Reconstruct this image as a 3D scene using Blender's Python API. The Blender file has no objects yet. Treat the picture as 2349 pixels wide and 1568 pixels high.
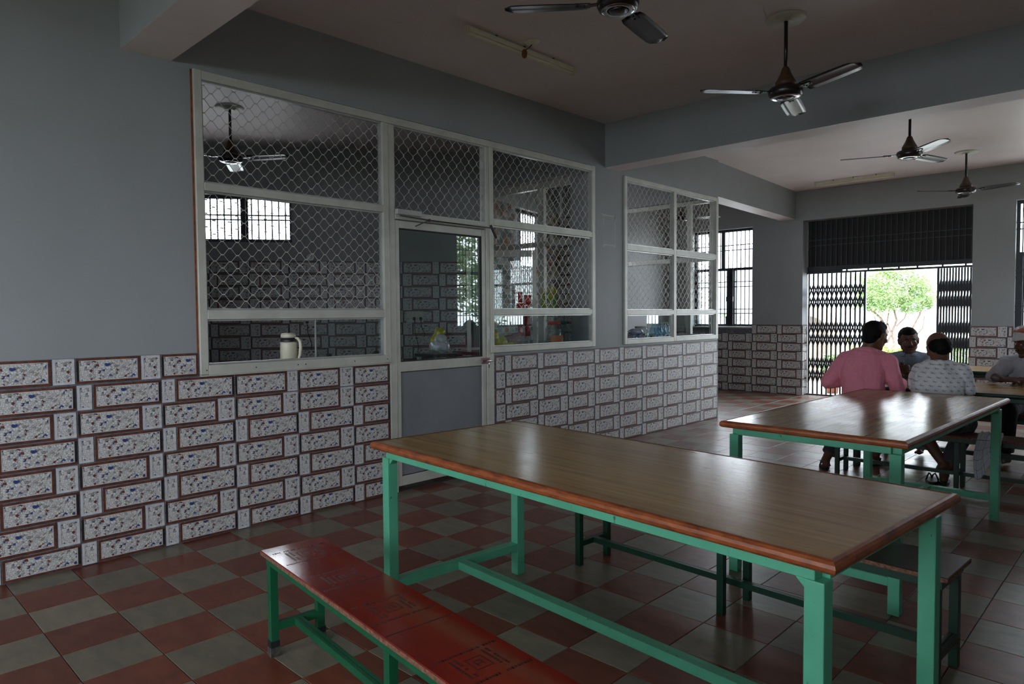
import bpy, bmesh, math, random
from mathutils import Vector, Matrix, noise
PI = math.pi
R = math.radians
SC = bpy.context.scene
COL = SC.collection
random.seed(7)

# ------------------------------------------------------------------ camera
cam_d = bpy.data.cameras.new('camera')
cam = bpy.data.objects.new('camera', cam_d)
COL.objects.link(cam)
cam_d.sensor_fit = 'HORIZONTAL'
cam_d.sensor_width = 36.0
cam_d.lens = 1581.84 / 2349 * 36
cam_d.clip_start = 0.05
cam_d.clip_end = 300
RX = Vector((0.71937274, 0.69458269, -0.00759896))
DN = Vector((0.02282971, -0.03457544, -0.9991413))
FW = Vector((-0.69424899, 0.71858154, -0.04072975))
mw = Matrix.Identity(4)
for i in range(3):
    mw[i][0] = RX[i]; mw[i][1] = -DN[i]; mw[i][2] = -FW[i]
mw.translation = Vector((4.59809, -0.72917, 1.43358))
cam.matrix_world = mw
SC.camera = cam

# ------------------------------------------------------------------ world, exposure
world = bpy.data.worlds.new('sky')
SC.world = world
world.use_nodes = True
wn = world.node_tree.nodes
bg = wn['Background']
bg.inputs['Color'].default_value = (0.84, 0.92, 1.0, 1)
bg.inputs['Strength'].default_value = 10.0
SC.view_settings.view_transform = 'Standard'
SC.view_settings.look = 'None'
SC.view_settings.exposure = 0.48
SC.view_settings.gamma = 1.0
SC.view_settings.use_curve_mapping = False
SC.cycles.max_bounces = 8
SC.cycles.diffuse_bounces = 5
SC.cycles.glossy_bounces = 4
SC.cycles.transparent_max_bounces = 24
SC.cycles.sample_clamp_indirect = 6
SC.cycles.use_denoising = True
SC.cycles.caustics_reflective = False
SC.cycles.caustics_refractive = False

def portal(name, loc, rot, sx, sy):
    """guides the sampling of the daylight that comes in through a wall opening"""
    l = bpy.data.lights.new(name, 'AREA')
    l.shape = 'RECTANGLE'; l.size = sx; l.size_y = sy
    l.cycles.is_portal = True
    o = bpy.data.objects.new(name, l)
    o.location = loc; o.rotation_euler = rot
    COL.objects.link(o)
RWX = 5.25   # face of the right wall
YF = 11.19   # face of the far wall
YG = 11.42
CEIL = 3.48
RWIN = [(-3.7, -1.3), (7.85, 9.85)]  # first right-hand window is unseen, added to brighten the left wall
BWIN = [(0.5, 2.6), (2.9, 5.0)]
YB = -4.6    # inner face of the wall behind the camera
for a, b in RWIN:
    portal('window_light', (RWX + 0.24, (a + b) / 2, 2.06), (0, R(90), 0), 1.79, b - a)
for a, b in BWIN:
    portal('window_light', ((a + b) / 2, YB - 0.24, 1.85), (R(90), 0, 0), b - a, 1.7)
portal('window_light', (1.2, YF + 0.30, 1.05), (R(-90), 0, 0), 2.42, 2.1)
portal('window_light', (-1.5, YF + 0.27, 2.06), (R(-90), 0, 0), 1.2, 1.79)
portal('window_light', (3.7, YF + 0.27, 2.06), (R(-90), 0, 0), 1.4, 1.79)

# ------------------------------------------------------------------ node helpers
def srgb(r, g, b):
    f = lambda c: ((c / 255) / 12.92) if c / 255 <= 0.04045 else (((c / 255) + 0.055) / 1.055) ** 2.4
    return (f(r), f(g), f(b), 1)

class NT:
    def __init__(s, name):
        s.m = bpy.data.materials.new(name)
        s.m.use_nodes = True
        s.t = s.m.node_tree
        s.n = s.t.nodes
        s.b = s.n['Principled BSDF']
        s.out = s.n['Material Output']
    def node(s, typ, **kw):
        n = s.n.new(typ)
        for k, v in kw.items():
            setattr(n, k, v)
        return n
    def link(s, a, b):
        s.t.links.new(a, b)
    def val(s, sock, v):
        if hasattr(v, 'links') or hasattr(v, 'is_linked'):
            s.link(v, sock)
        else:
            sock.default_value = v
    def coord(s, kind='Object'):
        return s.node('ShaderNodeTexCoord').outputs[kind]
    def mapping(s, v, scale=(1, 1, 1), rot=(0, 0, 0), loc=(0, 0, 0)):
        m = s.node('ShaderNodeMapping')
        s.link(v, m.inputs['Vector'])
        m.inputs['Scale'].default_value = scale
        m.inputs['Rotation'].default_value = rot
        m.inputs['Location'].default_value = loc
        return m.outputs[0]
    def noise(s, v, scale=5, detail=4, rough=0.5, dist=0):
        n = s.node('ShaderNodeTexNoise')
        s.link(v, n.inputs['Vector'])
        n.inputs['Scale'].default_value = scale
        n.inputs['Detail'].default_value = detail
        n.inputs['Roughness'].default_value = rough
        n.inputs['Distortion'].default_value = dist
        return n.outputs['Fac']
    def voro(s, v, scale, feature='F1', out='Distance', rnd=1.0):
        n = s.node('ShaderNodeTexVoronoi')
        n.feature = feature
        s.link(v, n.inputs['Vector'])
        n.inputs['Scale'].default_value = scale
        n.inputs['Randomness'].default_value = rnd
        return n.outputs[out]
    def math(s, op, a, b=0.0, c=0.0, clamp=False):
        n = s.node('ShaderNodeMath', operation=op)
        n.use_clamp = clamp
        s.val(n.inputs[0], a); s.val(n.inputs[1], b); s.val(n.inputs[2], c)
        return n.outputs[0]
    def ramp(s, fac, stops, interp='LINEAR'):
        n = s.node('ShaderNodeValToRGB')
        n.color_ramp.interpolation = interp
        e = n.color_ramp.elements
        while len(e) > 1:
            e.remove(e[-1])
        e[0].position = stops[0][0]; e[0].color = stops[0][1]
        for p, c in stops[1:]:
            x = e.new(p); x.color = c
        s.link(fac, n.inputs[0])
        return n.outputs[0]
    def mix(s, fac, a, b, mode='MIX'):
        n = s.node('ShaderNodeMix', data_type='RGBA', blend_type=mode)
        s.val(n.inputs['Factor'], fac)
        s.val(n.inputs[6], a); s.val(n.inputs[7], b)
        return n.outputs[2]
    def bump(s, h, strength=0.3, dist=0.01):
        n = s.node('ShaderNodeBump')
        n.inputs['Strength'].default_value = strength
        n.inputs['Distance'].default_value = dist
        s.link(h, n.inputs['Height'])
        s.link(n.outputs[0], s.b.inputs['Normal'])
    def set(s, **kw):
        for k, v in kw.items():
            s.val(s.b.inputs[k.replace('_', ' ')], v)
    def rand(s):
        return s.node('ShaderNodeObjectInfo').outputs['Random']

G4 = lambda v: (v, v, v, 1)

def simple(name, c1, c2=None, rough=0.6, scale=8, metal=0.0, bump=0.0, spec=0.5, bscale=None, stops=(0.35, 0.65)):
    t = NT(name)
    v = t.coord()
    if c2 is None:
        c2 = tuple(x * 0.82 for x in c1[:3]) + (1,)
    f = t.noise(v, scale, 5, 0.6)
    t.set(Base_Color=t.ramp(f, [(stops[0], c2), (stops[1], c1)]), Roughness=rough, Metallic=metal, Specular_IOR_Level=spec)
    if bump:
        t.bump(t.noise(v, bscale or scale * 6, 4), bump, 0.004)
    return t.m

M = {}
# wall paint: cool grey distemper with faint rolling marks
def wall_paint(name, c1, c2):
    t = NT(name)
    v = t.coord()
    f = t.noise(t.mapping(v, (1, 1, 0.6)), 1.7, 6, 0.55)
    g = t.noise(v, 14, 4, 0.6)
    c = t.mix(t.math('MULTIPLY', g, 0.35), t.ramp(f, [(0.3, c2), (0.7, c1)]), c2)
    t.set(Base_Color=c, Roughness=0.5, Specular_IOR_Level=0.35)
    t.bump(t.noise(v, 120, 3), 0.12, 0.002)
    return t.m
M['paint'] = wall_paint('grey_paint', (0.335, 0.35, 0.36, 1), (0.295, 0.31, 0.315, 1))
M['ceil'] = wall_paint('ceiling_paint', (0.86, 0.77, 0.76, 1), (0.78, 0.69, 0.68, 1))
M['soffit'] = M['ceil']
M['grout'] = simple('grey_blue_grout', srgb(112, 118, 132), srgb(88, 90, 98), 0.75, 30, bump=0.2)

# pebble print of the wall tiles
def pebble():
    t = NT('pebble_print')
    v = t.mapping(t.coord(), (1, 0.02, 1))
    nz = t.noise(v, 40, 2)
    d = t.voro(v, 88, 'DISTANCE_TO_EDGE')
    col = t.voro(v, 88, 'F1', 'Color')
    sep = t.node('ShaderNodeSeparateColor'); t.link(col, sep.inputs[0])
    base = t.ramp(sep.outputs[0], [(0.0, srgb(226, 224, 222)), (0.66, srgb(206, 204, 204)), (0.80, srgb(168, 168, 172)),
                                   (0.895, srgb(165, 155, 140)), (0.925, srgb(52, 74, 140)), (0.965, srgb(118, 52, 44))], 'CONSTANT')
    edge = t.ramp(d, [(0.0, G4(0.30)), (0.04, G4(0.62)), (0.11, G4(1.0))])
    sh = t.ramp(nz, [(0.3, G4(0.78)), (0.7, G4(1.0))])
    c = t.mix(1.0, base, edge, 'MULTIPLY')
    c = t.mix(1.0, c, sh, 'MULTIPLY')
    t.set(Base_Color=c, Roughness=0.42)
    t.bump(t.math('MINIMUM', d, 0.3), 0.5, 0.003)
    return t.m
M['pebble'] = pebble()
M['brown_edge'] = simple('brown_tile_border', srgb(112, 66, 48), srgb(74, 44, 36), 0.4, 40)
M['black_edge'] = simple('dark_tile_border', srgb(48, 40, 40), srgb(32, 28, 30), 0.4, 40)
M['white_edge'] = simple('white_tile_border', srgb(214, 212, 214), srgb(186, 184, 188), 0.4, 30)

# floor tiles
def floor_mat(name, c1, c2, c3):
    t = NT(name)
    v = t.coord()
    r = t.rand()
    off = t.node('ShaderNodeCombineXYZ')
    t.link(t.math('MULTIPLY', r, 37.0), off.inputs[0]); t.link(t.math('MULTIPLY', r, 91.0), off.inputs[1])
    va = t.node('ShaderNodeVectorMath', operation='ADD')
    t.link(v, va.inputs[0]); t.link(off.outputs[0], va.inputs[1])
    f = t.noise(t.mapping(va.outputs[0], (1, 2.4, 1)), 5.5, 6, 0.62, 0.6)
    c = t.ramp(f, [(0.30, c2), (0.55, c1), (0.78, c3)])
    k = t.math('ADD', t.math('MULTIPLY', r, 0.34), 0.80)
    hs = t.node('ShaderNodeHueSaturation')
    t.link(c, hs.inputs['Color']); t.link(k, hs.inputs['Value'])
    rough = t.math('ADD', t.math('MULTIPLY', t.noise(va.outputs[0], 16, 4), 0.20), 0.24)
    t.set(Base_Color=hs.outputs[0], Roughness=rough, Specular_IOR_Level=0.36)
    t.bump(t.noise(va.outputs[0], 9, 3), 0.06, 0.01)
    return t.m
M['red_tile'] = floor_mat('red_cement_tile', (0.180, 0.046, 0.024, 1), (0.125, 0.034, 0.020, 1), (0.21, 0.075, 0.045, 1))
M['grey_tile'] = floor_mat('grey_cement_tile', (0.205, 0.172, 0.122, 1), (0.145, 0.125, 0.095, 1), (0.25, 0.21, 0.155, 1))
M['floor_joint'] = simple('dark_floor_joint', (0.035, 0.033, 0.032, 1), None, 0.9, 30)

M['alum'] = simple('anodised_aluminium', (0.62, 0.62, 0.555, 1), (0.52, 0.52, 0.465, 1), 0.4, 6, metal=0.15, bump=0.05)
M['alum_bright'] = simple('pale_aluminium', (0.62, 0.63, 0.62, 1), (0.5, 0.51, 0.5, 1), 0.35, 6, metal=0.5)
M['mesh'] = simple('aluminium_grille', (0.62, 0.61, 0.55, 1), (0.48, 0.47, 0.42, 1), 0.45, 25, metal=0.2)
M['door_panel'] = simple('grey_laminate', (0.24, 0.25, 0.27, 1), (0.21, 0.22, 0.24, 1), 0.35, 3)
M['rubber'] = simple('black_rubber', (0.012, 0.012, 0.013, 1), None, 0.6, 20)
M['wood_strip'] = simple('brown_wood_strip', srgb(150, 84, 44), srgb(96, 54, 30), 0.6, 20)

def glass(name, tint=(0.86, 0.9, 0.9, 1), refl=1.0, rough=0.01):
    t = NT(name)
    t.n.remove(t.b)
    tr = t.node('ShaderNodeBsdfTransparent'); tr.inputs[0].default_value = tint
    gl = t.node('ShaderNodeBsdfGlossy'); gl.inputs['Roughness'].default_value = rough
    gl.inputs['Color'].default_value = (0.95, 1, 0.98, 1)
    fr = t.node('ShaderNodeFresnel')
    bf = t.node('ShaderNodeNewGeometry').outputs['Backfacing']
    t.link(t.math('SUBTRACT', 1.5, t.math('MULTIPLY', bf, 0.8333)), fr.inputs[0])
    mx = t.node('ShaderNodeMixShader')
    t.link(t.math('MULTIPLY', fr.outputs[0], refl, clamp=True), mx.inputs[0])
    t.link(tr.outputs[0], mx.inputs[1]); t.link(gl.outputs[0], mx.inputs[2])
    t.link(mx.outputs[0], t.out.inputs[0])
    return t.m
M['glass'] = glass('window_glass')
M['plastic_clear'] = glass('clear_plastic', (0.80, 0.84, 0.85, 1), 1.6, 0.12)
M['plastic_blue'] = glass('blue_clear_plastic', (0.72, 0.86, 0.94, 1), 1.8, 0.12)

# table laminate with long grain
def laminate():
    t = NT('wood_laminate')
    v = t.mapping(t.coord(), (0.35, 9, 1))
    f = t.noise(v, 4.0, 8, 0.62, 0.5)
    g = t.noise(t.mapping(t.coord(), (1.2, 60, 1)), 3.0, 4, 0.6)
    h = t.noise(t.mapping(t.coord(), (2.2, 38, 1)), 2.0, 3, 0.5)
    c = t.ramp(f, [(0.30, (0.28, 0.155, 0.055, 1)), (0.5, (0.42, 0.25, 0.095, 1)), (0.70, (0.53, 0.335, 0.14, 1))])
    c = t.mix(t.ramp(g, [(0.5, G4(0)), (0.75, G4(0.55))]), c, (0.13, 0.075, 0.04, 1))
    c = t.mix(t.ramp(h, [(0.70, G4(0)), (0.74, G4(0.65))]), c, (0.07, 0.04, 0.022, 1))
    rg = t.math('ADD', t.math('MULTIPLY', t.noise(t.coord(), 7, 5), 0.14), 0.14)
    t.set(Base_Color=c, Roughness=rg, Specular_IOR_Level=0.33)
    t.bump(t.noise(t.mapping(t.coord(), (1, 3, 1)), 26, 4), 0.05, 0.006)
    return t.m
M['laminate'] = laminate()
def edging():
    t = NT('orange_wood_edging')
    f = t.noise(t.mapping(t.coord(), (3, 3, 9)), 5, 6, 0.6)
    t.set(Base_Color=t.ramp(f, [(0.3, (0.12, 0.032, 0.012, 1)), (0.52, (0.30, 0.075, 0.02, 1)), (0.75, (0.38, 0.12, 0.04, 1))]), Roughness=0.42, Specular_IOR_Level=0.5)
    t.bump(t.noise(t.coord(), 60, 4), 0.15, 0.003)
    return t.m
M['edging'] = edging()
def enamel(name, c1, c2, chip):
    t = NT(name)
    v = t.coord()
    f = t.noise(v, 6, 5, 0.6)
    c = t.ramp(f, [(0.3, c2), (0.65, c1)])
    spot = t.noise(t.mapping(v, (1, 1, 0.45)), 42, 6, 0.75)
    c = t.mix(t.ramp(spot, [(0.635, G4(0)), (0.67, G4(0.85))]), c, chip)
    t.set(Base_Color=c, Roughness=0.38, Specular_IOR_Level=0.5)
    t.bump(spot, 0.25, 0.003)
    return t.m
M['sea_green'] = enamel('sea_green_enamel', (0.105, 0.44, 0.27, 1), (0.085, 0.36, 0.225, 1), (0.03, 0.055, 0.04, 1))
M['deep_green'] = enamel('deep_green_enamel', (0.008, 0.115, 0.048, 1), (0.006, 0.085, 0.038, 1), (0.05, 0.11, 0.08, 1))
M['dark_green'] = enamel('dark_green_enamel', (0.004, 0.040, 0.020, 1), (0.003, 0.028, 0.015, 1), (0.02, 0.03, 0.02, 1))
def red_ply():
    t = NT('red_film_plywood')
    v = t.coord()
    f = t.noise(t.mapping(v, (0.8, 2, 1)), 3, 5, 0.6)
    c = t.ramp(f, [(0.3, (0.17, 0.012, 0.008, 1)), (0.6, (0.235, 0.020, 0.010, 1)), (0.8, (0.27, 0.035, 0.012, 1))])
    sc = t.noise(t.mapping(v, (1, 7, 1), (0, 0, 0.5)), 30, 5, 0.7)
    c = t.mix(t.ramp(sc, [(0.71, G4(0)), (0.74, G4(0.5))]), c, (0.5, 0.33, 0.28, 1))
    t.set(Base_Color=c, Roughness=0.12, Specular_IOR_Level=0.5)
    t.bump(t.noise(t.mapping(v, (1, 1.6, 1)), 38, 5, 0.7), 0.10, 0.002)
    return t.m
M['red_ply'] = red_ply()
M['ply_edge'] = simple('raw_plywood_edge', srgb(150, 104, 80), srgb(84, 52, 40), 0.8, 60)
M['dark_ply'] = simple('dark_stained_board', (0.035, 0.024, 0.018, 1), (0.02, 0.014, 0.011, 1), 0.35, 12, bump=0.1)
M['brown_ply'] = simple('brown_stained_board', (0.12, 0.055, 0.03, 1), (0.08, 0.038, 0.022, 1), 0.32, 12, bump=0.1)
M['ink'] = simple('dark_ink', (0.055, 0.010, 0.010, 1), (0.09, 0.012, 0.010, 1), 0.4, 90)
M['tape_black'] = simple('black_tape', (0.02, 0.02, 0.022, 1), None, 0.4, 30)
M['steel_foot'] = simple('scuffed_cap', (0.10, 0.09, 0.075, 1), (0.03, 0.03, 0.03, 1), 0.6, 60)

M['iron'] = simple('blue_black_iron', (0.022, 0.028, 0.036, 1), (0.014, 0.017, 0.022, 1), 0.45, 20)
M['iron_grey'] = simple('grey_iron_bar', (0.05, 0.052, 0.056, 1), None, 0.5, 20)
M['sheet'] = simple('black_sheet', (0.004, 0.004, 0.005, 1), None, 0.6, 5)
M['fan_dark'] = simple('dark_brown_fan_enamel', (0.022, 0.014, 0.013, 1), (0.014, 0.010, 0.010, 1), 0.28, 10)
M['fan_brown'] = simple('brown_fan_cover', (0.09, 0.045, 0.018, 1), (0.05, 0.028, 0.013, 1), 0.5, 30)
M['chrome'] = simple('chrome', (0.6, 0.6, 0.62, 1), None, 0.15, 10, metal=1.0)
M['plaster'] = simple('cream_plaster', (0.84, 0.84, 0.72, 1), (0.72, 0.72, 0.62, 1), 0.5, 12)
M['cream'] = simple('cream_plastic', (0.70, 0.66, 0.52, 1), (0.66, 0.61, 0.47, 1), 0.35, 5)
M['tube_body'] = simple('cream_enamelled_batten', (0.85, 0.81, 0.62, 1), (0.75, 0.71, 0.55, 1), 0.5, 8)
M['granite'] = simple('black_granite', (0.02, 0.02, 0.022, 1), (0.012, 0.015, 0.016, 1), 0.15, 90)
M['white_plastic'] = simple('off_white_plastic', (0.6, 0.6, 0.56, 1), None, 0.4, 8)
M['tape'] = simple('torn_paper_tape', (0.58, 0.57, 0.53, 1), (0.42, 0.42, 0.40, 1), 0.7, 60)

# outdoors
M['leaf'] = simple('leaf_green', (0.28, 0.38, 0.14, 1), (0.12, 0.22, 0.06, 1), 0.5, 3)
M['leaf_y'] = simple('lime_leaf', (0.32, 0.38, 0.06, 1), (0.15, 0.24, 0.04, 1), 0.5, 3)
M['leaf_d'] = simple('deep_leaf', (0.06, 0.13, 0.03, 1), (0.025, 0.07, 0.02, 1), 0.5, 3)
M['bark'] = simple('grey_brown_bark', (0.22, 0.15, 0.12, 1), (0.13, 0.09, 0.07, 1), 0.8, 20, bump=0.4)
M['stone_floor'] = simple('pale_paving', (0.55, 0.54, 0.52, 1), (0.46, 0.45, 0.43, 1), 0.7, 2)
M['grass'] = simple('lawn_grass', (0.095, 0.110, 0.050, 1), (0.06, 0.075, 0.035, 1), 0.9, 2, bump=0.4)
M['soil'] = simple('soil', (0.10, 0.07, 0.05, 1), (0.06, 0.045, 0.035, 1), 0.9, 8)
M['white_render'] = simple('white_rendered_wall', (0.80, 0.80, 0.80, 1), (0.72, 0.73, 0.75, 1), 0.7, 1.5)
M['blue_pane'] = simple('blue_window', (0.26, 0.38, 0.58, 1), (0.22, 0.33, 0.50, 1), 0.3, 2)
M['beige_render'] = simple('beige_render', (0.30, 0.25, 0.20, 1), (0.24, 0.20, 0.165, 1), 0.8, 4)
M['terracotta'] = simple('terracotta', (0.34, 0.10, 0.04, 1), (0.24, 0.07, 0.03, 1), 0.7, 10)
M['flower'] = simple('red_petals', (0.6, 0.08, 0.05, 1), (0.4, 0.03, 0.05, 1), 0.5, 10)

# people and cloth
def skin(name, c):
    t = NT(name)
    v = t.coord()
    f = t.noise(v, 9, 5, 0.6)
    t.set(Base_Color=t.ramp(f, [(0.3, tuple(x * 0.8 for x in c) + (1,)), (0.7, tuple(c) + (1,))]), Roughness=0.5, Specular_IOR_Level=0.4)
    t.bump(t.noise(v, 140, 3), 0.1, 0.001)
    return t.m
M['skin_a'] = skin('brown_skin_a', (0.155, 0.070, 0.042))
M['skin_b'] = skin('brown_skin_b', (0.125, 0.056, 0.036))
M['skin_c'] = skin('brown_skin_c', (0.085, 0.036, 0.024))
M['hair'] = simple('black_hair', (0.008, 0.007, 0.006, 1), (0.004, 0.003, 0.003, 1), 0.65, 60, spec=0.15, bump=0.5, bscale=260)
def cloth(name, c1, c2, bump=0.5):
    t = NT(name)
    v = t.coord()
    f = t.noise(v, 6, 5, 0.6)
    t.set(Base_Color=t.ramp(f, [(0.3, c2), (0.7, c1)]), Roughness=0.85, Sheen_Weight=0.15)
    h = t.noise(t.mapping(v, (1.5, 1.5, 0.55)), 9, 4, 0.5, 0.8)
    h2 = t.noise(v, 380, 2)
    t.bump(t.math('ADD', h, t.math('MULTIPLY', h2, 0.06)), bump, 0.05)
    return t.m
M['pink'] = cloth('pink_cotton', (0.86, 0.29, 0.38, 1), (0.80, 0.25, 0.34, 1))
M['trousers'] = cloth('charcoal_cloth', (0.030, 0.030, 0.038, 1), (0.02, 0.02, 0.026, 1))
M['trousers_grey'] = cloth('grey_cloth', (0.060, 0.060, 0.068, 1), (0.04, 0.04, 0.046, 1))
M['white_cotton'] = cloth('white_cotton', (0.50, 0.51, 0.57, 1), (0.44, 0.45, 0.51, 1))
M['turban'] = cloth('turban_cotton', (0.58, 0.57, 0.60, 1), (0.48, 0.47, 0.50, 1))
M['turban_red'] = cloth('rust_turban_band', (0.42, 0.11, 0.06, 1), (0.3, 0.08, 0.05, 1))
M['tyre'] = simple('black_footwear', (0.014, 0.013, 0.013, 1), None, 0.45, 30)
M['sole_grey'] = simple('grey_sole', (0.18, 0.18, 0.19, 1), None, 0.6, 30)
def printed(name, base, ink, row, colw):
    t = NT(name)
    v = t.coord()
    sp = t.node('ShaderNodeSeparateXYZ'); t.link(v, sp.inputs[0])
    wob = t.noise(v, 5, 2)
    z = t.math('DIVIDE', t.math('ADD', sp.outputs[2], t.math('MULTIPLY', wob, 0.02)), row)
    iz = t.math('FLOOR', z)
    fz = t.math('SUBTRACT', t.math('FRACT', z), 0.5)
    stg = t.math('MULTIPLY', t.math('MODULO', iz, 2.0), 0.5)
    x = t.math('ADD', t.math('DIVIDE', t.math('ADD', sp.outputs[0], t.math('MULTIPLY', sp.outputs[1], 0.55)), colw), stg)
    fx = t.math('SUBTRACT', t.math('FRACT', x), 0.5)
    ax = t.math('ABSOLUTE', fx)
    def line(a, hw, cond):
        return t.math('MULTIPLY', t.math('LESS_THAN', t.math('ABSOLUTE', a), hw), cond)
    c1 = t.math('LESS_THAN', ax, 0.33)
    l1 = line(fz, 0.035, c1)
    c2 = t.math('LESS_THAN', ax, 0.16)
    l2 = line(t.math('ADD', fz, t.math('MULTIPLY', fx, 1.6)), 0.07, c2)
    l3 = line(t.math('SUBTRACT', fz, t.math('MULTIPLY', fx, 1.3)), 0.06, t.math('MULTIPLY', c2, t.math('LESS_THAN', fz, 0.0)))
    dk = t.math('MAXIMUM', l1, t.math('MAXIMUM', l2, l3))
    cl = t.ramp(t.noise(v, 6, 4), [(0.3, tuple(b * 0.88 for b in base) + (1,)), (0.7, tuple(base) + (1,))])
    t.set(Base_Color=t.mix(t.math('MULTIPLY', dk, 0.75), cl, ink), Roughness=0.85)
    h = t.noise(t.mapping(v, (1.5, 1.5, 0.55)), 9, 4, 0.5, 0.8)
    t.bump(h, 0.5, 0.05)
    return t.m
M['printed'] = printed('white_printed_cotton', (0.82, 0.82, 0.86), (0.05, 0.06, 0.09, 1), 0.034, 0.062)
def dotted():
    t = NT('blue_dotted_cotton')
    v = t.coord()
    d = t.voro(v, 48, rnd=0.55)
    cl = t.ramp(t.noise(v, 6, 4), [(0.3, (0.27, 0.34, 0.45, 1)), (0.7, (0.33, 0.41, 0.52, 1))])
    t.set(Base_Color=t.mix(t.math('MULTIPLY', t.math('LESS_THAN', d, 0.17), 0.8), cl, (0.03, 0.05, 0.12, 1)), Roughness=0.85)
    t.bump(t.noise(t.mapping(v, (1.5, 1.5, 0.55)), 9, 4, 0.5, 0.8), 0.3, 0.02)
    return t.m
M['dotted'] = dotted()
def towel():
    t = NT('checked_towel_cotton')
    v = t.coord('UV')
    sp = t.node('ShaderNodeSeparateXYZ'); t.link(v, sp.inputs[0])
    def ln(o, n, w):
        return t.math('LESS_THAN', t.math('ABSOLUTE', t.math('SUBTRACT', t.math('FRACT', t.math('MULTIPLY', o, n)), 0.5)), w)
    dk = t.math('MAXIMUM', ln(sp.outputs[0], 4.0, 0.022), ln(sp.outputs[1], 4.0, 0.022))
    t.set(Base_Color=t.mix(dk, (0.52, 0.54, 0.56, 1), (0.05, 0.07, 0.20, 1)), Roughness=0.9)
    t.bump(t.noise(t.coord(), 30, 4), 0.3, 0.01)
    return t.m
M['towel'] = towel()

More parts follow.
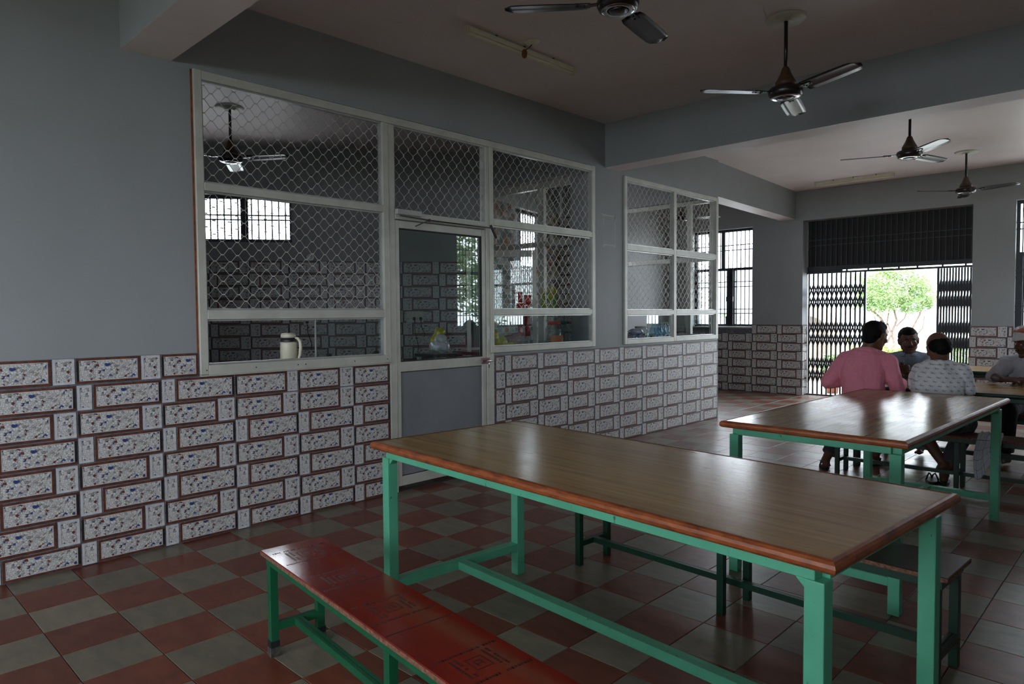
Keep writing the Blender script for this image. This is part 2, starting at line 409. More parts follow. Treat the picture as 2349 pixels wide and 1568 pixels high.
# ------------------------------------------------------------------ mesh helpers
class MB:
    """collects geometry for one mesh; slots are material keys"""
    def __init__(s):
        s.v = []; s.f = []; s.mi = []; s.smooth = []; s.uv = None
    def add(s, vs, fs, mi=0, sm=False):
        o = len(s.v)
        s.v += [tuple(v) for v in vs]
        s.f += [tuple(i + o for i in f) for f in fs]
        s.mi += [mi] * len(fs); s.smooth += [sm] * len(fs)
        return s
    def box(s, x0, x1, y0, y1, z0, z1, mi=0, M4=None):
        vs = [Vector((x, y, z)) for z in (z0, z1) for y in (y0, y1) for x in (x0, x1)]
        if M4 is not None:
            vs = [M4 @ v for v in vs]
        return s.add(vs, [(0, 2, 3, 1), (4, 5, 7, 6), (0, 1, 5, 4), (2, 6, 7, 3), (0, 4, 6, 2), (1, 3, 7, 5)], mi)
    def cbox(s, x0, x1, y0, y1, z0, z1, c=0.002, mi=0):
        """box with a chamfered top rim (z1)"""
        vs = [(x0, y0, z0), (x1, y0, z0), (x1, y1, z0), (x0, y1, z0), (x0, y0, z1 - c), (x1, y0, z1 - c), (x1, y1, z1 - c), (x0, y1, z1 - c),
              (x0 + c, y0 + c, z1), (x1 - c, y0 + c, z1), (x1 - c, y1 - c, z1), (x0 + c, y1 - c, z1)]
        fs = [(3, 2, 1, 0), (8, 9, 10, 11)]
        for i in range(4):
            j = (i + 1) % 4
            fs += [(i, j, 4 + j, 4 + i), (4 + i, 4 + j, 8 + j, 8 + i)]
        return s.add(vs, fs, mi)
    def beam(s, p, q, w, h, up=(0, 0, 1), mi=0):
        """rectangular bar from p to q, w across, h along 'up'"""
        p = Vector(p); q = Vector(q)
        d = (q - p).normalized(); u = Vector(up)
        r = d.cross(u)
        if r.length < 1e-6:
            r = d.cross(Vector((1, 0, 0)))
        r.normalize(); u = r.cross(d).normalized()
        r = r * w / 2; u = u * h / 2
        vs = [p - r - u, p + r - u, p + r + u, p - r + u, q - r - u, q + r - u, q + r + u, q - r + u]
        return s.add(vs, [(0, 1, 2, 3), (7, 6, 5, 4), (0, 4, 5, 1), (1, 5, 6, 2), (2, 6, 7, 3), (3, 7, 4, 0)], mi)
    def tube(s, pts, rad, n=8, mi=0, caps=True, sm=True):
        pts = [Vector(p) for p in pts]
        if not isinstance(rad, (list, tuple)):
            rad = [rad] * len(pts)
        rings = []; prev = None
        for i, p in enumerate(pts):
            if i == 0: d = pts[1] - p
            elif i == len(pts) - 1: d = p - pts[i - 1]
            else: d = (pts[i + 1] - p).normalized() + (p - pts[i - 1]).normalized()
            if d.length < 1e-9: d = Vector((0, 0, 1))
            d.normalize()
            if prev is None:
                a = Vector((0, 0, 1)) if abs(d.z) < 0.9 else Vector((1, 0, 0))
                a = (a - d * a.dot(d)).normalized()
            else:
                a = prev - d * prev.dot(d)
                a = a.normalized() if a.length > 1e-6 else Vector((1, 0, 0))
            prev = a; b = d.cross(a)
            rings.append([p + (a * math.cos(2 * PI * k / n) + b * math.sin(2 * PI * k / n)) * rad[i] for k in range(n)])
        vs = [v for r in rings for v in r]; fs = []
        for i in range(len(pts) - 1):
            for k in range(n):
                fs.append((i * n + k, i * n + (k + 1) % n, (i + 1) * n + (k + 1) % n, (i + 1) * n + k))
        if caps:
            fs.append(tuple(range(n))[::-1]); fs.append(tuple(range((len(pts) - 1) * n, len(pts) * n)))
        return s.add(vs, fs, mi, sm)
    def lathe(s, prof, n=24, mi=0, c=(0, 0, 0), sm=True):
        """prof: list of (r, z)"""
        vs = []; fs = []
        for r, z in prof:
            for k in range(n):
                vs.append((c[0] + r * math.cos(2 * PI * k / n), c[1] + r * math.sin(2 * PI * k / n), c[2] + z))
        for i in range(len(prof) - 1):
            for k in range(n):
                fs.append((i * n + k, i * n + (k + 1) % n, (i + 1) * n + (k + 1) % n, (i + 1) * n + k))
        if prof[0][0] > 1e-5: fs.append(tuple(range(n))[::-1])
        if prof[-1][0] > 1e-5: fs.append(tuple(range((len(prof) - 1) * n, len(prof) * n)))
        return s.add(vs, fs, mi, sm)
    def ball(s, c, r, mi=0, seg=12, rings=8, rot=None):
        rx, ry, rz = (r, r, r) if not isinstance(r, (list, tuple)) else r
        vs = []; c = Vector(c)
        for i in range(rings + 1):
            th = PI * i / rings
            for k in range(seg):
                ph = 2 * PI * k / seg
                v = Vector((rx * math.sin(th) * math.cos(ph), ry * math.sin(th) * math.sin(ph), rz * math.cos(th)))
                if rot is not None: v = rot @ v
                vs.append(c + v)
        fs = []
        for i in range(rings):
            for k in range(seg):
                a = i * seg + k; b = i * seg + (k + 1) % seg
                fs.append((a, a + seg, b + seg, b))
        return s.add(vs, fs, mi, True)
    def build(s, name, mats, parent=None, loc=None, rotz=None, bevel=0.0):
        me = bpy.data.meshes.new(name)
        me.from_pydata(s.v, [], s.f)
        if not isinstance(mats, (list, tuple)): mats = [mats]
        for m in mats:
            me.materials.append(M[m] if isinstance(m, str) else m)
        me.polygons.foreach_set('material_index', s.mi)
        me.polygons.foreach_set('use_smooth', s.smooth)
        me.update(); me.validate()
        o = bpy.data.objects.new(name, me)
        COL.objects.link(o)
        if parent is not None: o.parent = parent
        if loc is not None: o.location = loc
        if rotz is not None: o.rotation_euler = (0, 0, rotz)
        if bevel:
            b = o.modifiers.new('bevel', 'BEVEL'); b.width = bevel; b.segments = 2; b.limit_method = 'ANGLE'
        return o

def tag(o, label=None, cat=None, group=None, kind=None):
    if label: o['label'] = label
    if cat: o['category'] = cat
    if group: o['group'] = group
    if kind: o['kind'] = kind
    return o
def thing(name, label, cat, loc=(0, 0, 0), rotz=0, group=None):
    o = bpy.data.objects.new(name, None)
    o.empty_display_size = 0.05
    COL.objects.link(o)
    o.location = loc; o.rotation_euler = (0, 0, rotz)
    return tag(o, label, cat, group)
def struct_empty(name, loc=(0, 0, 0), rotz=0):
    o = bpy.data.objects.new(name, None)
    COL.objects.link(o); o.location = loc; o.rotation_euler = (0, 0, rotz)
    o['kind'] = 'structure'
    return o
def inst(src, parent, loc=(0, 0, 0), rotz=0.0, name=None):
    o = src.copy()
    if name: o.name = name
    COL.objects.link(o); o.parent = parent; o.location = loc; o.rotation_euler = (0, 0, rotz)
    return o
def copy_tree(o, parent=None):
    c = o.copy(); COL.objects.link(c); c.parent = parent
    for ch in list(o.children):
        copy_tree(ch, c)
    return c
def shape_from(bm, name, mats, parent=None, smooth=True):
    me = bpy.data.meshes.new(name); bm.to_mesh(me); bm.free()
    for m in (mats if isinstance(mats, (list, tuple)) else [mats]):
        me.materials.append(M[m])
    if smooth:
        me.polygons.foreach_set('use_smooth', [True] * len(me.polygons))
    o = bpy.data.objects.new(name, me); COL.objects.link(o)
    if parent is not None: o.parent = parent
    return o

# ================================================================== STRUCTURE
WX = 0.083      # plaster face of the left wall
TX = 0.085      # grout face; tiles stand 7 mm proud
# ---- floor: grout bed + tiles (0.305 grid)
T = 0.305
flo = struct_empty('floor')
MB().box(-4.6, RWX, YB, YG + 0.1, -0.12, -0.004).build('floor_bed', 'floor_joint', flo)
def tile_mesh(mat):
    g = 0.0016
    return MB().cbox(-T / 2 + g, T / 2 - g, -T / 2 + g, T / 2 - g, -0.01, 0.0, 0.0015).build('floor_tile', mat)
protos = {1: tile_mesh('red_tile'), 0: tile_mesh('grey_tile')}
cands = []
CX, CY = 4.598, -0.729
for i in range(0, 18):
    for j in range(-15, 38):
        cx, cy = (i + 0.5) * T, (j + 0.5) * T
        if cx > RWX: continue
        if i == 0 and cy < 7.98: continue
        d = Vector((cx - CX, cy - CY, -1.434))
        z = d.dot(FW)
        vis = z > 0.5 and abs(d.dot(RX) / z) < 0.80 and d.dot(DN) / z < 0.56
        cands.append(((z if vis else 99 + d.length), i, j, cx, cy, vis))
cands.sort()
near, far = cands[:300], cands[300:]
used = {0: False, 1: False}
for z, i, j, cx, cy, vis in near:
    k = (i + j) % 2
    if not used[k]:
        o = protos[k]; o.parent = flo; o.location = (cx, cy, 0); used[k] = True
    else:
        inst(protos[k], flo, (cx, cy, 0), name='floor_tile')
fb = MB()
g = 0.0016
for z, i, j, cx, cy, vis in far:
    k = (i + j) % 2
    fb.cbox(cx - T / 2 + g, cx + T / 2 - g, cy - T / 2 + g, cy + T / 2 - g, -0.01, 0.0, 0.0015, 0 if k else 1)
for j in range(-15, 26):                                       # cut row against the left wall
    k = (0 + j) % 2
    fb.cbox(WX + 0.006, T - g, j * T + g, (j + 1) * T - g, -0.01, 0.0, 0.0015, 0 if k else 1)
for i in range(-15, 0):                                       # beyond the kitchen corner and in the kitchen
    for j in range(0, 38):
        k = (i + j) % 2
        fb.cbox(i * T + g, (i + 1) * T - g, j * T + g, (j + 1) * T - g, -0.01, 0.0, 0.0015, 0 if k else 1)
o = fb.build('floor_tile', ['red_tile', 'grey_tile'], flo); o['kind'] = 'stuff'

# ---- ceiling
cl = MB().box(-5.0, RWX + 0.3, YB - .3, YG + 0.3, CEIL, CEIL + 0.15).build('ceiling', 'ceil'); cl['kind'] = 'structure'
# beams (soffit 3.01)
def beam_obj(name, x0, x1, y0, y1, z0=3.01, rot=None, loc=None):
    b = MB()
    b.box(x0, x1, y0, y1, z0 + 0.001, CEIL + 0.02, 0)
    b.box(x0 + .0005, x1 - .0005, y0 + .0005, y1 - .0005, z0, z0 + 0.0012, 1)
    o = b.build(name, ['paint', 'soffit']); o['kind'] = 'structure'
    if loc: o.location = loc
    if rot is not None: o.rotation_euler = (0, 0, rot)
    return o
beam_obj('trim_1', WX, RWX, 0.645, 0.93)
beam_obj('trim_2', -3.0, RWX, 5.42, 5.69)
L = math.hypot(0.20, YF - 7.98)
beam_obj('trim_3', -0.26, 0, -0.12, L, 3.01, rot=math.atan2(0.20, YF - 7.98), loc=(0.05, 7.98, 0))

# ---- left wall: plaster segments with the two screen openings
wl = struct_empty('wall_left')
b = MB()
def seg(y0, y1, z0, z1): b.box(-0.05, WX, y0, y1, z0, z1)
seg(YB - .2, 1.045, 0, CEIL); seg(1.045, 2.53, 0, 1.055); seg(1.045, 5.215, 3.0, CEIL)
seg(3.665, 5.215, 0, 1.075); seg(5.215, 5.765, 0, CEIL); seg(5.765, 7.98, 0, 1.075); seg(5.765, 7.975, 2.975, CEIL)
b.build('plaster', 'paint', wl)
MB().box(WX - 0.004, WX + 0.006, 1.040, 1.0515, 1.20, 2.99).build('wood_strip', 'wood_strip', wl)
# grout bed of the dado
gb = MB()
gb.box(WX - .001, TX + 0.004, YB, 1.05, 0, 1.20); gb.box(WX - .001, TX + 0.004, 1.05, 2.53, 0, 1.05)
gb.box(WX - .001, TX + 0.004, 3.69, 7.98, 0, 1.052)
gb.build('grout', 'grout', wl)

# ---- pebble-print wall tiles: one mesh per size, shared
PIECES = {}
def piece(w, h, kind, flip):
    """u along +x, v along z, faces -y; origin lower left; kind long/small"""
    key = (round(w, 3), round(h, 3), kind, flip)
    if key in PIECES: return PIECES[key]
    m = MB(); g = 0.004
    x0, x1, z0, z1 = g, w - g, g, h - g
    fr = min(0.0135 if kind == 'small' else 0.0135, w * 0.2)
    yb, yf, yp = 0.0, -0.0075, -0.0055
    m.box(x0, x1, yp, yb, z0, z1, 0)
    # frame bars, proud of the print
    m.box(x0, x1, yf, yp, z1 - fr, z1, 1)
    m.box(x0, x1, yf, yp, z0, z0 + fr, 1)
    m.box(x0, x0 + fr, yf, yp, z0 + fr, z1 - fr, 2 if (kind == 'long' and not flip) else 1)
    m.box(x1 - fr, x1, yf, yp, z0 + fr, z1 - fr, 2 if (kind == 'long' and flip) else 1)
    li = 0.0035
    if kind == 'long':       # thin white line round the print
        a0, a1, c0, c1 = x0 + fr, x1 - fr, z0 + fr, z1 - fr
        m.box(a0, a1, yp - .0006, yp, c1 - li, c1, 3); m.box(a0, a1, yp - .0006, yp, c0, c0 + li, 3)
        m.box(a0, a0 + li, yp - .0006, yp, c0 + li, c1 - li, 3); m.box(a1 - li, a1, yp - .0006, yp, c0 + li, c1 - li, 3)
    mats = ['pebble', 'brown_edge', 'black_edge', 'white_edge'] if kind == 'long' else ['pebble', 'white_edge', 'white_edge', 'white_edge']
    o = m.build('wall_tile', mats)
    PIECES[key] = [o, False]
    return PIECES[key]
def put_piece(parent, u, z, w, h, kind, flip, org, rot, bag):
    if w < 0.03: return
    p = piece(w, h, kind, flip)
    loc = (org[0] + math.cos(rot) * u, org[1] + math.sin(rot) * u, z)
    if not p[1]:
        o = p[0]; p[1] = True; o.parent = parent; o.location = loc; o.rotation_euler = (0, 0, rot)
    else:
        o = inst(p[0], parent, loc, rot, 'wall_tile')
    bag.append(o)
CW, CH = 0.458, 0.1525
LA, LB = 0.75, 0.82       # share of the long piece in the two kinds of course
def course(parent, u0, u1, j0, z, typ, org, rot, bag, h=CH, zcut=0.0):
    """one course from u0 to u1; tile joints at j0 + k*CW"""
    k = math.floor((u0 - j0) / CW + 1e-6)
    while j0 + k * CW < u1 - 1e-4:
        a = j0 + k * CW
        tp = typ(k) if callable(typ) else typ
        if tp == 'A':  parts = [(0, LA, 'long', False), (LA, 1, 'small', False)]
        elif tp == 'B': parts = [(0, 1 - LB, 'small', False), (1 - LB, 1, 'long', True)]
        elif tp == 'a': parts = [(0, LB, 'long', False), (LB, 1, 'small', False)]
        else:           parts = [(0, 1 - LA, 'small', False), (1 - LA, 1, 'long', True)]
        for s, e, kd, fl in parts:
            x, y = max(a + s * CW, u0), min(a + e * CW, u1)
            if y - x > 0.03:
                put_piece(parent, x, z + zcut, y - x, h - zcut, kd, fl, org, rot, bag)
        k += 1
bag = []
z00 = -0.018
org = (TX + 0.004, 0, 0)
for r in range(8):                    # r = 7 is the bottom course
    zz = z00 + CH * (7 - r)
    cut = 0.02 if r == 7 else 0.0
    def typ(k, r=r):
        base = 'B' if r % 2 else 'A'
        if k == 0 and r in (4, 5): return 'a' if r == 4 else 'b'
        if r == 1 and k in (2, 3, 4): return 'a' if k == 2 else 'A'
        return base
    if r == 0:
        course(wl, -1.0, 1.045, 0.358, zz, typ, org, PI / 2, bag)
    elif r == 1:
        course(wl, -1.0, 2.525, 0.358, zz, typ, org, PI / 2, bag, 0.150)
    else:
        course(wl, -1.0, 2.525, 0.358, zz, typ, org, PI / 2, bag, CH, cut)
    if r >= 1:
        course(wl, 3.70, 7.972, 5.671 - 5 * 0.4645 + 0.03, zz, 'B' if r % 2 else 'A', org, PI / 2, bag, CH, cut)
print('left wall tiles', len(bag))

# ---- aluminium screens ------------------------------------------------------
def wire_panel(y0, y1, z0, z1, vertical, name='wire_mesh', x=0.07, parent=None, axis='y'):
    """expanded aluminium grille of flat strands meeting in short flat nodes"""
    m = MB()
    pu, pv = (0.095, 0.112) if vertical else (0.101, 0.087)
    nl = 0.016
    def P(u, v, dx=0.0):
        return (x + dx, u, v) if axis == 'y' else (u, x + dx, v)
    up = (1, 0, 0) if axis == 'y' else (0, 1, 0)
    nu = int((y1 - y0) / (pu / 2)) + 3; nv = int((z1 - z0) / (pv / 2)) + 3
    def clip(p, q):
        (u, v), (s, t) = p, q
        t0, t1 = 0.0, 1.0
        for a, d, lo, hi in ((u, s - u, y0, y1), (v, t - v, z0, z1)):
            if abs(d) < 1e-9:
                if a < lo or a > hi: return None
            else:
                ta, tb = (lo - a) / d, (hi - a) / d
                if ta > tb: ta, tb = tb, ta
                t0, t1 = max(t0, ta), min(t1, tb)
        if t1 - t0 < 1e-4: return None
        return (u + (s - u) * t0, v + (t - v) * t0), (u + (s - u) * t1, v + (t - v) * t1)
    def strand(p, q, w=0.0030, t=0.0028):
        c = clip(p, q)
        if c: m.beam(P(*c[0]), P(*c[1]), w, t, up)
    for i in range(-1, nu):
        for j in range(-1, nv):
            if (i + j) % 2: continue
            u = y0 + 0.012 + i * pu / 2; v = z0 + 0.006 + j * pv / 2
            if vertical:
                strand((u, v - nl / 2), (u, v + nl / 2), 0.0075, 0.005)
                for s in (-1, 1):
                    strand((u, v + nl / 2), (u + s * pu / 2, v + pv / 2 - nl / 2))
            else:
                strand((u - nl / 2, v), (u + nl / 2, v), 0.0075, 0.005)
                for s in (-1, 1):
                    strand((u + nl / 2, v), (u + pu / 2 - nl / 2, v + s * pv / 2))
    o = m.build(name, 'mesh', parent)
    o['kind'] = 'stuff'
    return o
AX0, AX1 = 0.045, 0.108
def rail(parent, y0, y1, z0, z1, name='frame_rail', x0=AX0, x1=AX1, mat='alum', bev=0.0035):
    return MB().box(x0, x1, y0, y1, z0, z1).build(name, mat, parent, bevel=bev)
def bead(parent, y0, y1, z0, z1, x=0.088, w=0.010):
    """thin dark rubber bead and pale inner bead round a pane"""
    m = MB()
    m.box(x - 0.03, x, y0, y0 + w, z0, z1); m.box(x - 0.03, x, y1 - w, y1, z0, z1)
    m.box(x - 0.03, x, y0 + w, y1 - w, z0, z0 + w); m.box(x - 0.03, x, y0 + w, y1 - w, z1 - w, z1)
    return m.build('bead', 'alum_bright', parent)
def pane(parent, y0, y1, z0, z1, x=0.075):
    return MB().box(x - 0.002, x + 0.002, y0, y1, z0, z1).build('pane', 'glass', parent)
w1 = struct_empty('window_1')
rail(w1, 1.052, 1.103, 1.058, 2.992, 'frame_stile')
rail(w1, 1.104, 5.16, 2.935, 2.990)
rail(w1, 2.484, 2.535, 1.058, 2.934, 'frame_stile')
rail(w1, 1.104, 2.483, 2.236, 2.288)
rail(w1, 1.104, 2.483, 1.412, 1.474)
rail(w1, 1.104, 2.483, 1.055, 1.118)
rail(w1, 1.050, 2.53, 1.046, 1.056, 'frame_rail', 0.06, 0.122)
bead(w1, 1.104, 2.483, 2.289, 2.934); bead(w1, 1.104, 2.483, 1.475, 2.235); bead(w1, 1.104, 2.483, 1.119, 1.411)
wire_panel(1.112, 2.476, 2.296, 2.927, False, parent=w1)
wire_panel(1.112, 2.476, 1.482, 2.228, False, parent=w1)
pane(w1, 1.90, 2.475, 1.127, 1.404, 0.062)
m = MB(); m.box(0.058, 0.068, 1.893, 1.901, 1.119, 1.411); m.build('pane_edge', 'alum_bright', w1)
for y in (2.0, 2.42):
    MB().box(0.064, 0.080, y - 0.022, y + 0.022, 1.119, 1.15).build('latch', 'rubber', w1, bevel=0.003)
for y in (1.09, 1.42, 1.73, 1.79, 2.2, 2.5):
    MB().lathe([(0.0, 0), (0.005, 0.001), (0.004, 0.003), (0, 0.004)], 8).build('screw', 'steel_foot', w1, (AX1, y, 1.085)).rotation_euler = (0, R(90), 0)
# transom over the door, frame posts beside it
rail(w1, 2.536, 2.598, 0, 2.934, 'frame_stile', 0.02, 0.100)
rail(w1, 3.602, 3.645, 0, 2.934, 'frame_stile', 0.02, 0.100)
rail(w1, 3.646, 3.690, 1.08, 2.934, 'frame_stile')
rail(w1, 3.646, 3.690, 0, 1.079, 'frame_stile', 0.02, 0.100)
rail(w1, 2.599, 3.601, 2.195, 2.252)
bead(w1, 2.599, 3.601, 2.253, 2.934)
wire_panel(2.607, 3.594, 2.26, 2.927, True, parent=w1)
# panel right of the door
rail(w1, 5.161, 5.212, 1.078, 2.992, 'frame_stile')
rail(w1, 3.691, 5.160, 2.236, 2.292)
rail(w1, 3.691, 5.160, 1.424, 1.476)
rail(w1, 3.691, 5.160, 1.078, 1.134)
bead(w1, 3.691, 5.160, 2.293, 2.934); bead(w1, 3.691, 5.160, 1.477, 2.235); bead(w1, 3.691, 5.160, 1.135, 1.423)
wire_panel(3.699, 5.153, 2.30, 2.927, True, parent=w1)
wire_panel(3.699, 5.153, 1.484, 2.228, True, parent=w1)
pane(w1, 3.70, 5.152, 1.144, 1.414)
w2 = struct_empty('window_2')
rail(w2, 5.762, 5.806, 1.078, 2.968, 'frame_stile')
rail(w2, 7.888, 7.948, 1.078, 2.968, 'frame_stile')
rail(w2, 6.810, 6.868, 1.079, 2.918, 'frame_stile')
rail(w2, 5.807, 7.887, 2.919, 2.968)
for a, c in ((5.807, 6.809), (6.869, 7.887)):
    rail(w2, a, c, 2.146, 2.208); rail(w2, a, c, 1.412, 1.466); rail(w2, a, c, 1.078, 1.132)
    bead(w2, a, c, 2.209, 2.918); bead(w2, a, c, 1.467, 2.145); bead(w2, a, c, 1.133, 1.411)
    wire_panel(a + .008, c - .008, 2.217, 2.91, True, parent=w2)
    wire_panel(a + .008, c - .008, 1.475, 2.137, True, parent=w2)
pane(w2, 6.28, 6.80, 1.142, 1.402, 0.062); pane(w2, 6.878, 7.878, 1.142, 1.402)
MB().box(0.058, 0.068, 6.27, 6.282, 1.133, 1.411).build('pane_edge', 'glass', w2)
for y in (6.38, 6.72):
    MB().box(0.064, 0.080, y - 0.022, y + 0.022, 1.133, 1.16).build('latch', 'rubber', w2, bevel=0.003)

# ---- the door leaf
d1 = struct_empty('door_1')
DX0, DX1 = 0.05, 0.094
def leaf(y0, y1, z0, z1, name): return MB().box(DX0, DX1, y0, y1, z0, z1).build(name, 'alum', d1, bevel=0.003)
leaf(2.603, 2.640, 0.045, 2.188, 'leaf_stile'); leaf(3.552, 3.596, 0.045, 2.188, 'leaf_stile')
leaf(2.641, 3.551, 2.128, 2.188, 'leaf_rail'); leaf(2.641, 3.551, 0.972, 1.052, 'leaf_rail'); leaf(2.641, 3.551, 0.045, 0.122, 'leaf_rail')
MB().box(0.070, 0.074, 2.642, 3.550, 1.054, 2.126).build('pane', 'glass', d1)
m = MB()
for a in ((2.6415, 2.648, 1.053, 2.127), (3.544, 3.5505, 1.053, 2.127)): m.box(0.066, 0.092, *a)
m.box(0.066, 0.092, 2.648, 3.544, 1.053, 1.060); m.box(0.066, 0.092, 2.648, 3.544, 2.120, 2.127)
m.build('gasket', 'rubber', d1)
MB().box(0.060, 0.078, 2.6415, 3.5505, 0.1225, 0.9715).build('lower_panel', 'door_panel', d1)
m = MB(); m.box(0.078, 0.081, 2.6415, 2.647, 0.123, 0.971); m.box(0.078, 0.081, 2.647, 3.55, 0.965, 0.971); m.box(0.078, 0.081, 2.647, 3.55, 0.123, 0.128)
m.build('gasket', 'rubber', d1)
m = MB(); m.box(0.094, 0.104, 3.53, 3.63, 0.985, 1.04); m.tube([(0.115, 3.52, 1.012), (0.115, 3.665, 1.012)], 0.008, 8)
m.tube([(0.112, 3.59, 1.012), (0.14, 3.59, 1.0), (0.135, 3.59, 0.95)], 0.005, 6)
m.build('bolt', 'chrome', d1)
m = MB(); m.box(0.094, 0.102, 3.603, 3.64, 1.20, 1.32); m.build('lock_plate', 'alum_bright', d1)
t = thing('door_closer', 'grey door closer with bent arm fixed on the rail above the glazed door', 'door closer', (0.11, 2.60, 2.25))
MB().box(0, 0.035, -0.01, 0.235, -0.020, 0.022).build('closer_body', 'alum_bright', t, bevel=0.004)
m = MB(); m.beam((0.03, 0.02, -0.03), (0.05, 0.30, -0.045), 0.018, 0.008); m.beam((0.05, 0.30, -0.045), (0.02, 0.18, -0.10), 0.018, 0.008)
m.lathe([(0.012, 0), (0.012, 0.02)], 10, 0, (0.05, 0.30, -0.055)); m.build('arm', 'steel_foot', t)
m = MB(); m.tube([(0.05, 0.30, -0.045), (0.03, 1.04, -0.045)], 0.005, 6); m.beam((0.03, 1.02, -0.02), (0.03, 1.09, -0.13), 0.02, 0.012, (1, 0, 0))
m.build('draw_bar', 'rubber', t)

# torn tape outline on the pillar
t = thing('tape_outline', 'torn pale paper tape left as a rectangle on the grey pillar', 'tape', (WX, 5.49, 2.34))
m = MB()
for a in ((-0.12, 0.12, 0.150, 0.166), (-0.10, 0.11, -0.166, -0.154), (-0.102, -0.094, -0.15, -0.05), (-0.104, -0.096, 0.06, 0.15), (0.102, 0.112, -0.166, 0.14),
          (-0.15, -0.11, 0.142, 0.172), (0.10, 0.13, 0.125, 0.16), (-0.11, -0.09, -0.185, -0.16), (0.09, 0.115, -0.185, -0.16)):
    m.box(0.0, 0.0012, *a)
m.build('tape_strip', 'tape', t)

# ---- return partition of the kitchen at Y = 7.98, low wall and screen
wr = struct_empty('wall_return')
MB().box(-2.75, 0.04, 7.85, 7.978, 0, 1.075).build('plaster', 'paint', wr)
MB().box(-2.75, 0.04, 7.85, 7.978, 2.975, CEIL).build('plaster', 'paint', wr)
bg_ = []
MB().box(TX - 0.09, TX + 0.004, 7.98, 7.984, 0, 1.05).build('grout', 'grout', wr)
w5 = struct_empty('window_3')
def railx(parent, x0, x1, z0, z1, name='frame_rail', y0=7.90, y1=7.965, mat='alum'):
    return MB().box(x0, x1, y0, y1, z0, z1).build(name, mat, parent, bevel=0.0035)
railx(w5, -2.68, 0.03, 2.919, 2.97); railx(w5, -2.68, 0.03, 1.078, 1.132)
for xs in ((-0.345, -0.285), (-1.50, -1.44), (-2.74, -2.68), (0.0, 0.03)): railx(w5, xs[0], xs[1], 1.133, 2.918, 'frame_stile')
for a, c in ((-2.68, -1.50), (-1.44, -0.345), (-0.285, 0.0)):
    railx(w5, a, c, 2.13, 2.195); railx(w5, a, c, 1.412, 1.466)
wire_panel(-1.43, -0.35, 2.20, 2.915, True, parent=w5, x=7.935, axis='x')
wire_panel(-1.43, -0.35, 1.47, 2.125, True, parent=w5, x=7.935, axis='x')
wire_panel(-0.28, -0.005, 2.20, 2.915, True, parent=w5, x=7.935, axis='x')
wire_panel(-0.28, -0.005, 1.47, 2.125, True, parent=w5, x=7.935, axis='x')

# ---- inner partition under the second beam
wi = struct_empty('wall_inner')
MB().box(-0.40, -0.05, 5.42, 5.69, 0, 3.01).build('pillar', 'paint', wi)
w6 = struct_empty('window_4')
def raily(x0, x1, z0, z1, name='frame_rail'): return railx(w6, x0, x1, z0, z1, name, 5.52, 5.58)
raily(-2.0, -0.40, 2.93, 3.008); raily(-0.995, -0.905, 0, 2.929, 'frame_stile'); raily(-0.904, -0.46, 2.24, 2.30)
raily(-1.94, -0.996, 2.24, 2.30); raily(-0.904, -0.46, 1.05, 1.11); raily(-0.46, -0.401, 0, 2.929, 'frame_stile'); raily(-2.0, -1.941, 0, 2.929, 'frame_stile')
wire_panel(-1.94, -1.0, 2.305, 2.925, True, parent=w6, x=5.55, axis='x')
wire_panel(-0.90, -0.465, 2.305, 2.925, True, parent=w6, x=5.55, axis='x')
wire_panel(-0.90, -0.465, 1.115, 2.235, True, parent=w6, x=5.55, axis='x')
d2 = struct_empty('door_2', (-1.0, 5.50, 0), R(222))
def leaf2(x0, x1, z0, z1, nm='leaf_rail', mat='alum'): return MB().box(x0, x1, -0.02, 0.02, z0, z1).build(nm, mat, d2, bevel=0.003)
leaf2(0, 0.05, 0.03, 2.2, 'leaf_stile'); leaf2(0.80, 0.85, 0.03, 2.2, 'leaf_stile'); leaf2(0.051, 0.799, 2.12, 2.2); leaf2(0.051, 0.799, 0.95, 1.03); leaf2(0.051, 0.799, 0.03, 0.12)
MB().box(0.052, 0.798, -0.002, 0.002, 1.031, 2.119).build('pane', 'glass', d2)
MB().box(0.052, 0.798, -0.008, 0.008, 0.121, 0.949).build('lower_panel', 'door_panel', d2)

# ---- kitchen back wall (runs diagonally) with a barred window and a pebble dado
KD = Vector((0.6, 0.8, 0)); KA = math.atan2(0.8, 0.6); KO = (-3.25 - 1.35 * 0.6, 3.46 - 1.35 * 0.8)   # u = 0
wk = struct_empty('wall_kitchen', (KO[0], KO[1], 0), KA)
b = MB()
U0, U1 = -1.4, 3.85
WU0, WU1, WZ0, WZ1 = -0.10, 1.405, 2.325, 2.90
b.box(U0, WU0, 0, 0.15, 0, CEIL); b.box(WU1, U1, 0, 0.15, 0, CEIL); b.box(WU0, WU1, 0, 0.15, 0, WZ0); b.box(WU0, WU1, 0, 0.15, WZ1, CEIL)
b.build('plaster', 'paint', wk)
MB().box(0.30, 3.62, -0.004, 0.0, 0.0, 2.10).build('grout', 'grout', wk)
bag2 = []
for r in range(9):
    zz = 2.098 - CH * (r + 1)
    course(wk, 0.32, 3.6, 0.441, zz, (lambda k, r=r: ('a' if r % 2 == 0 else 'b') if k % 3 else ('A' if r % 2 == 0 else 'B')), (0, -0.004), 0.0, bag2)
print('kitchen tiles', len(bag2))
portal('window_light', (KO[0] + 0.6 * 0.65 - 0.8 * 0.2, KO[1] + 0.8 * 0.65 + 0.6 * 0.2, 2.61), (R(-90), 0, KA), 1.5, 0.57)
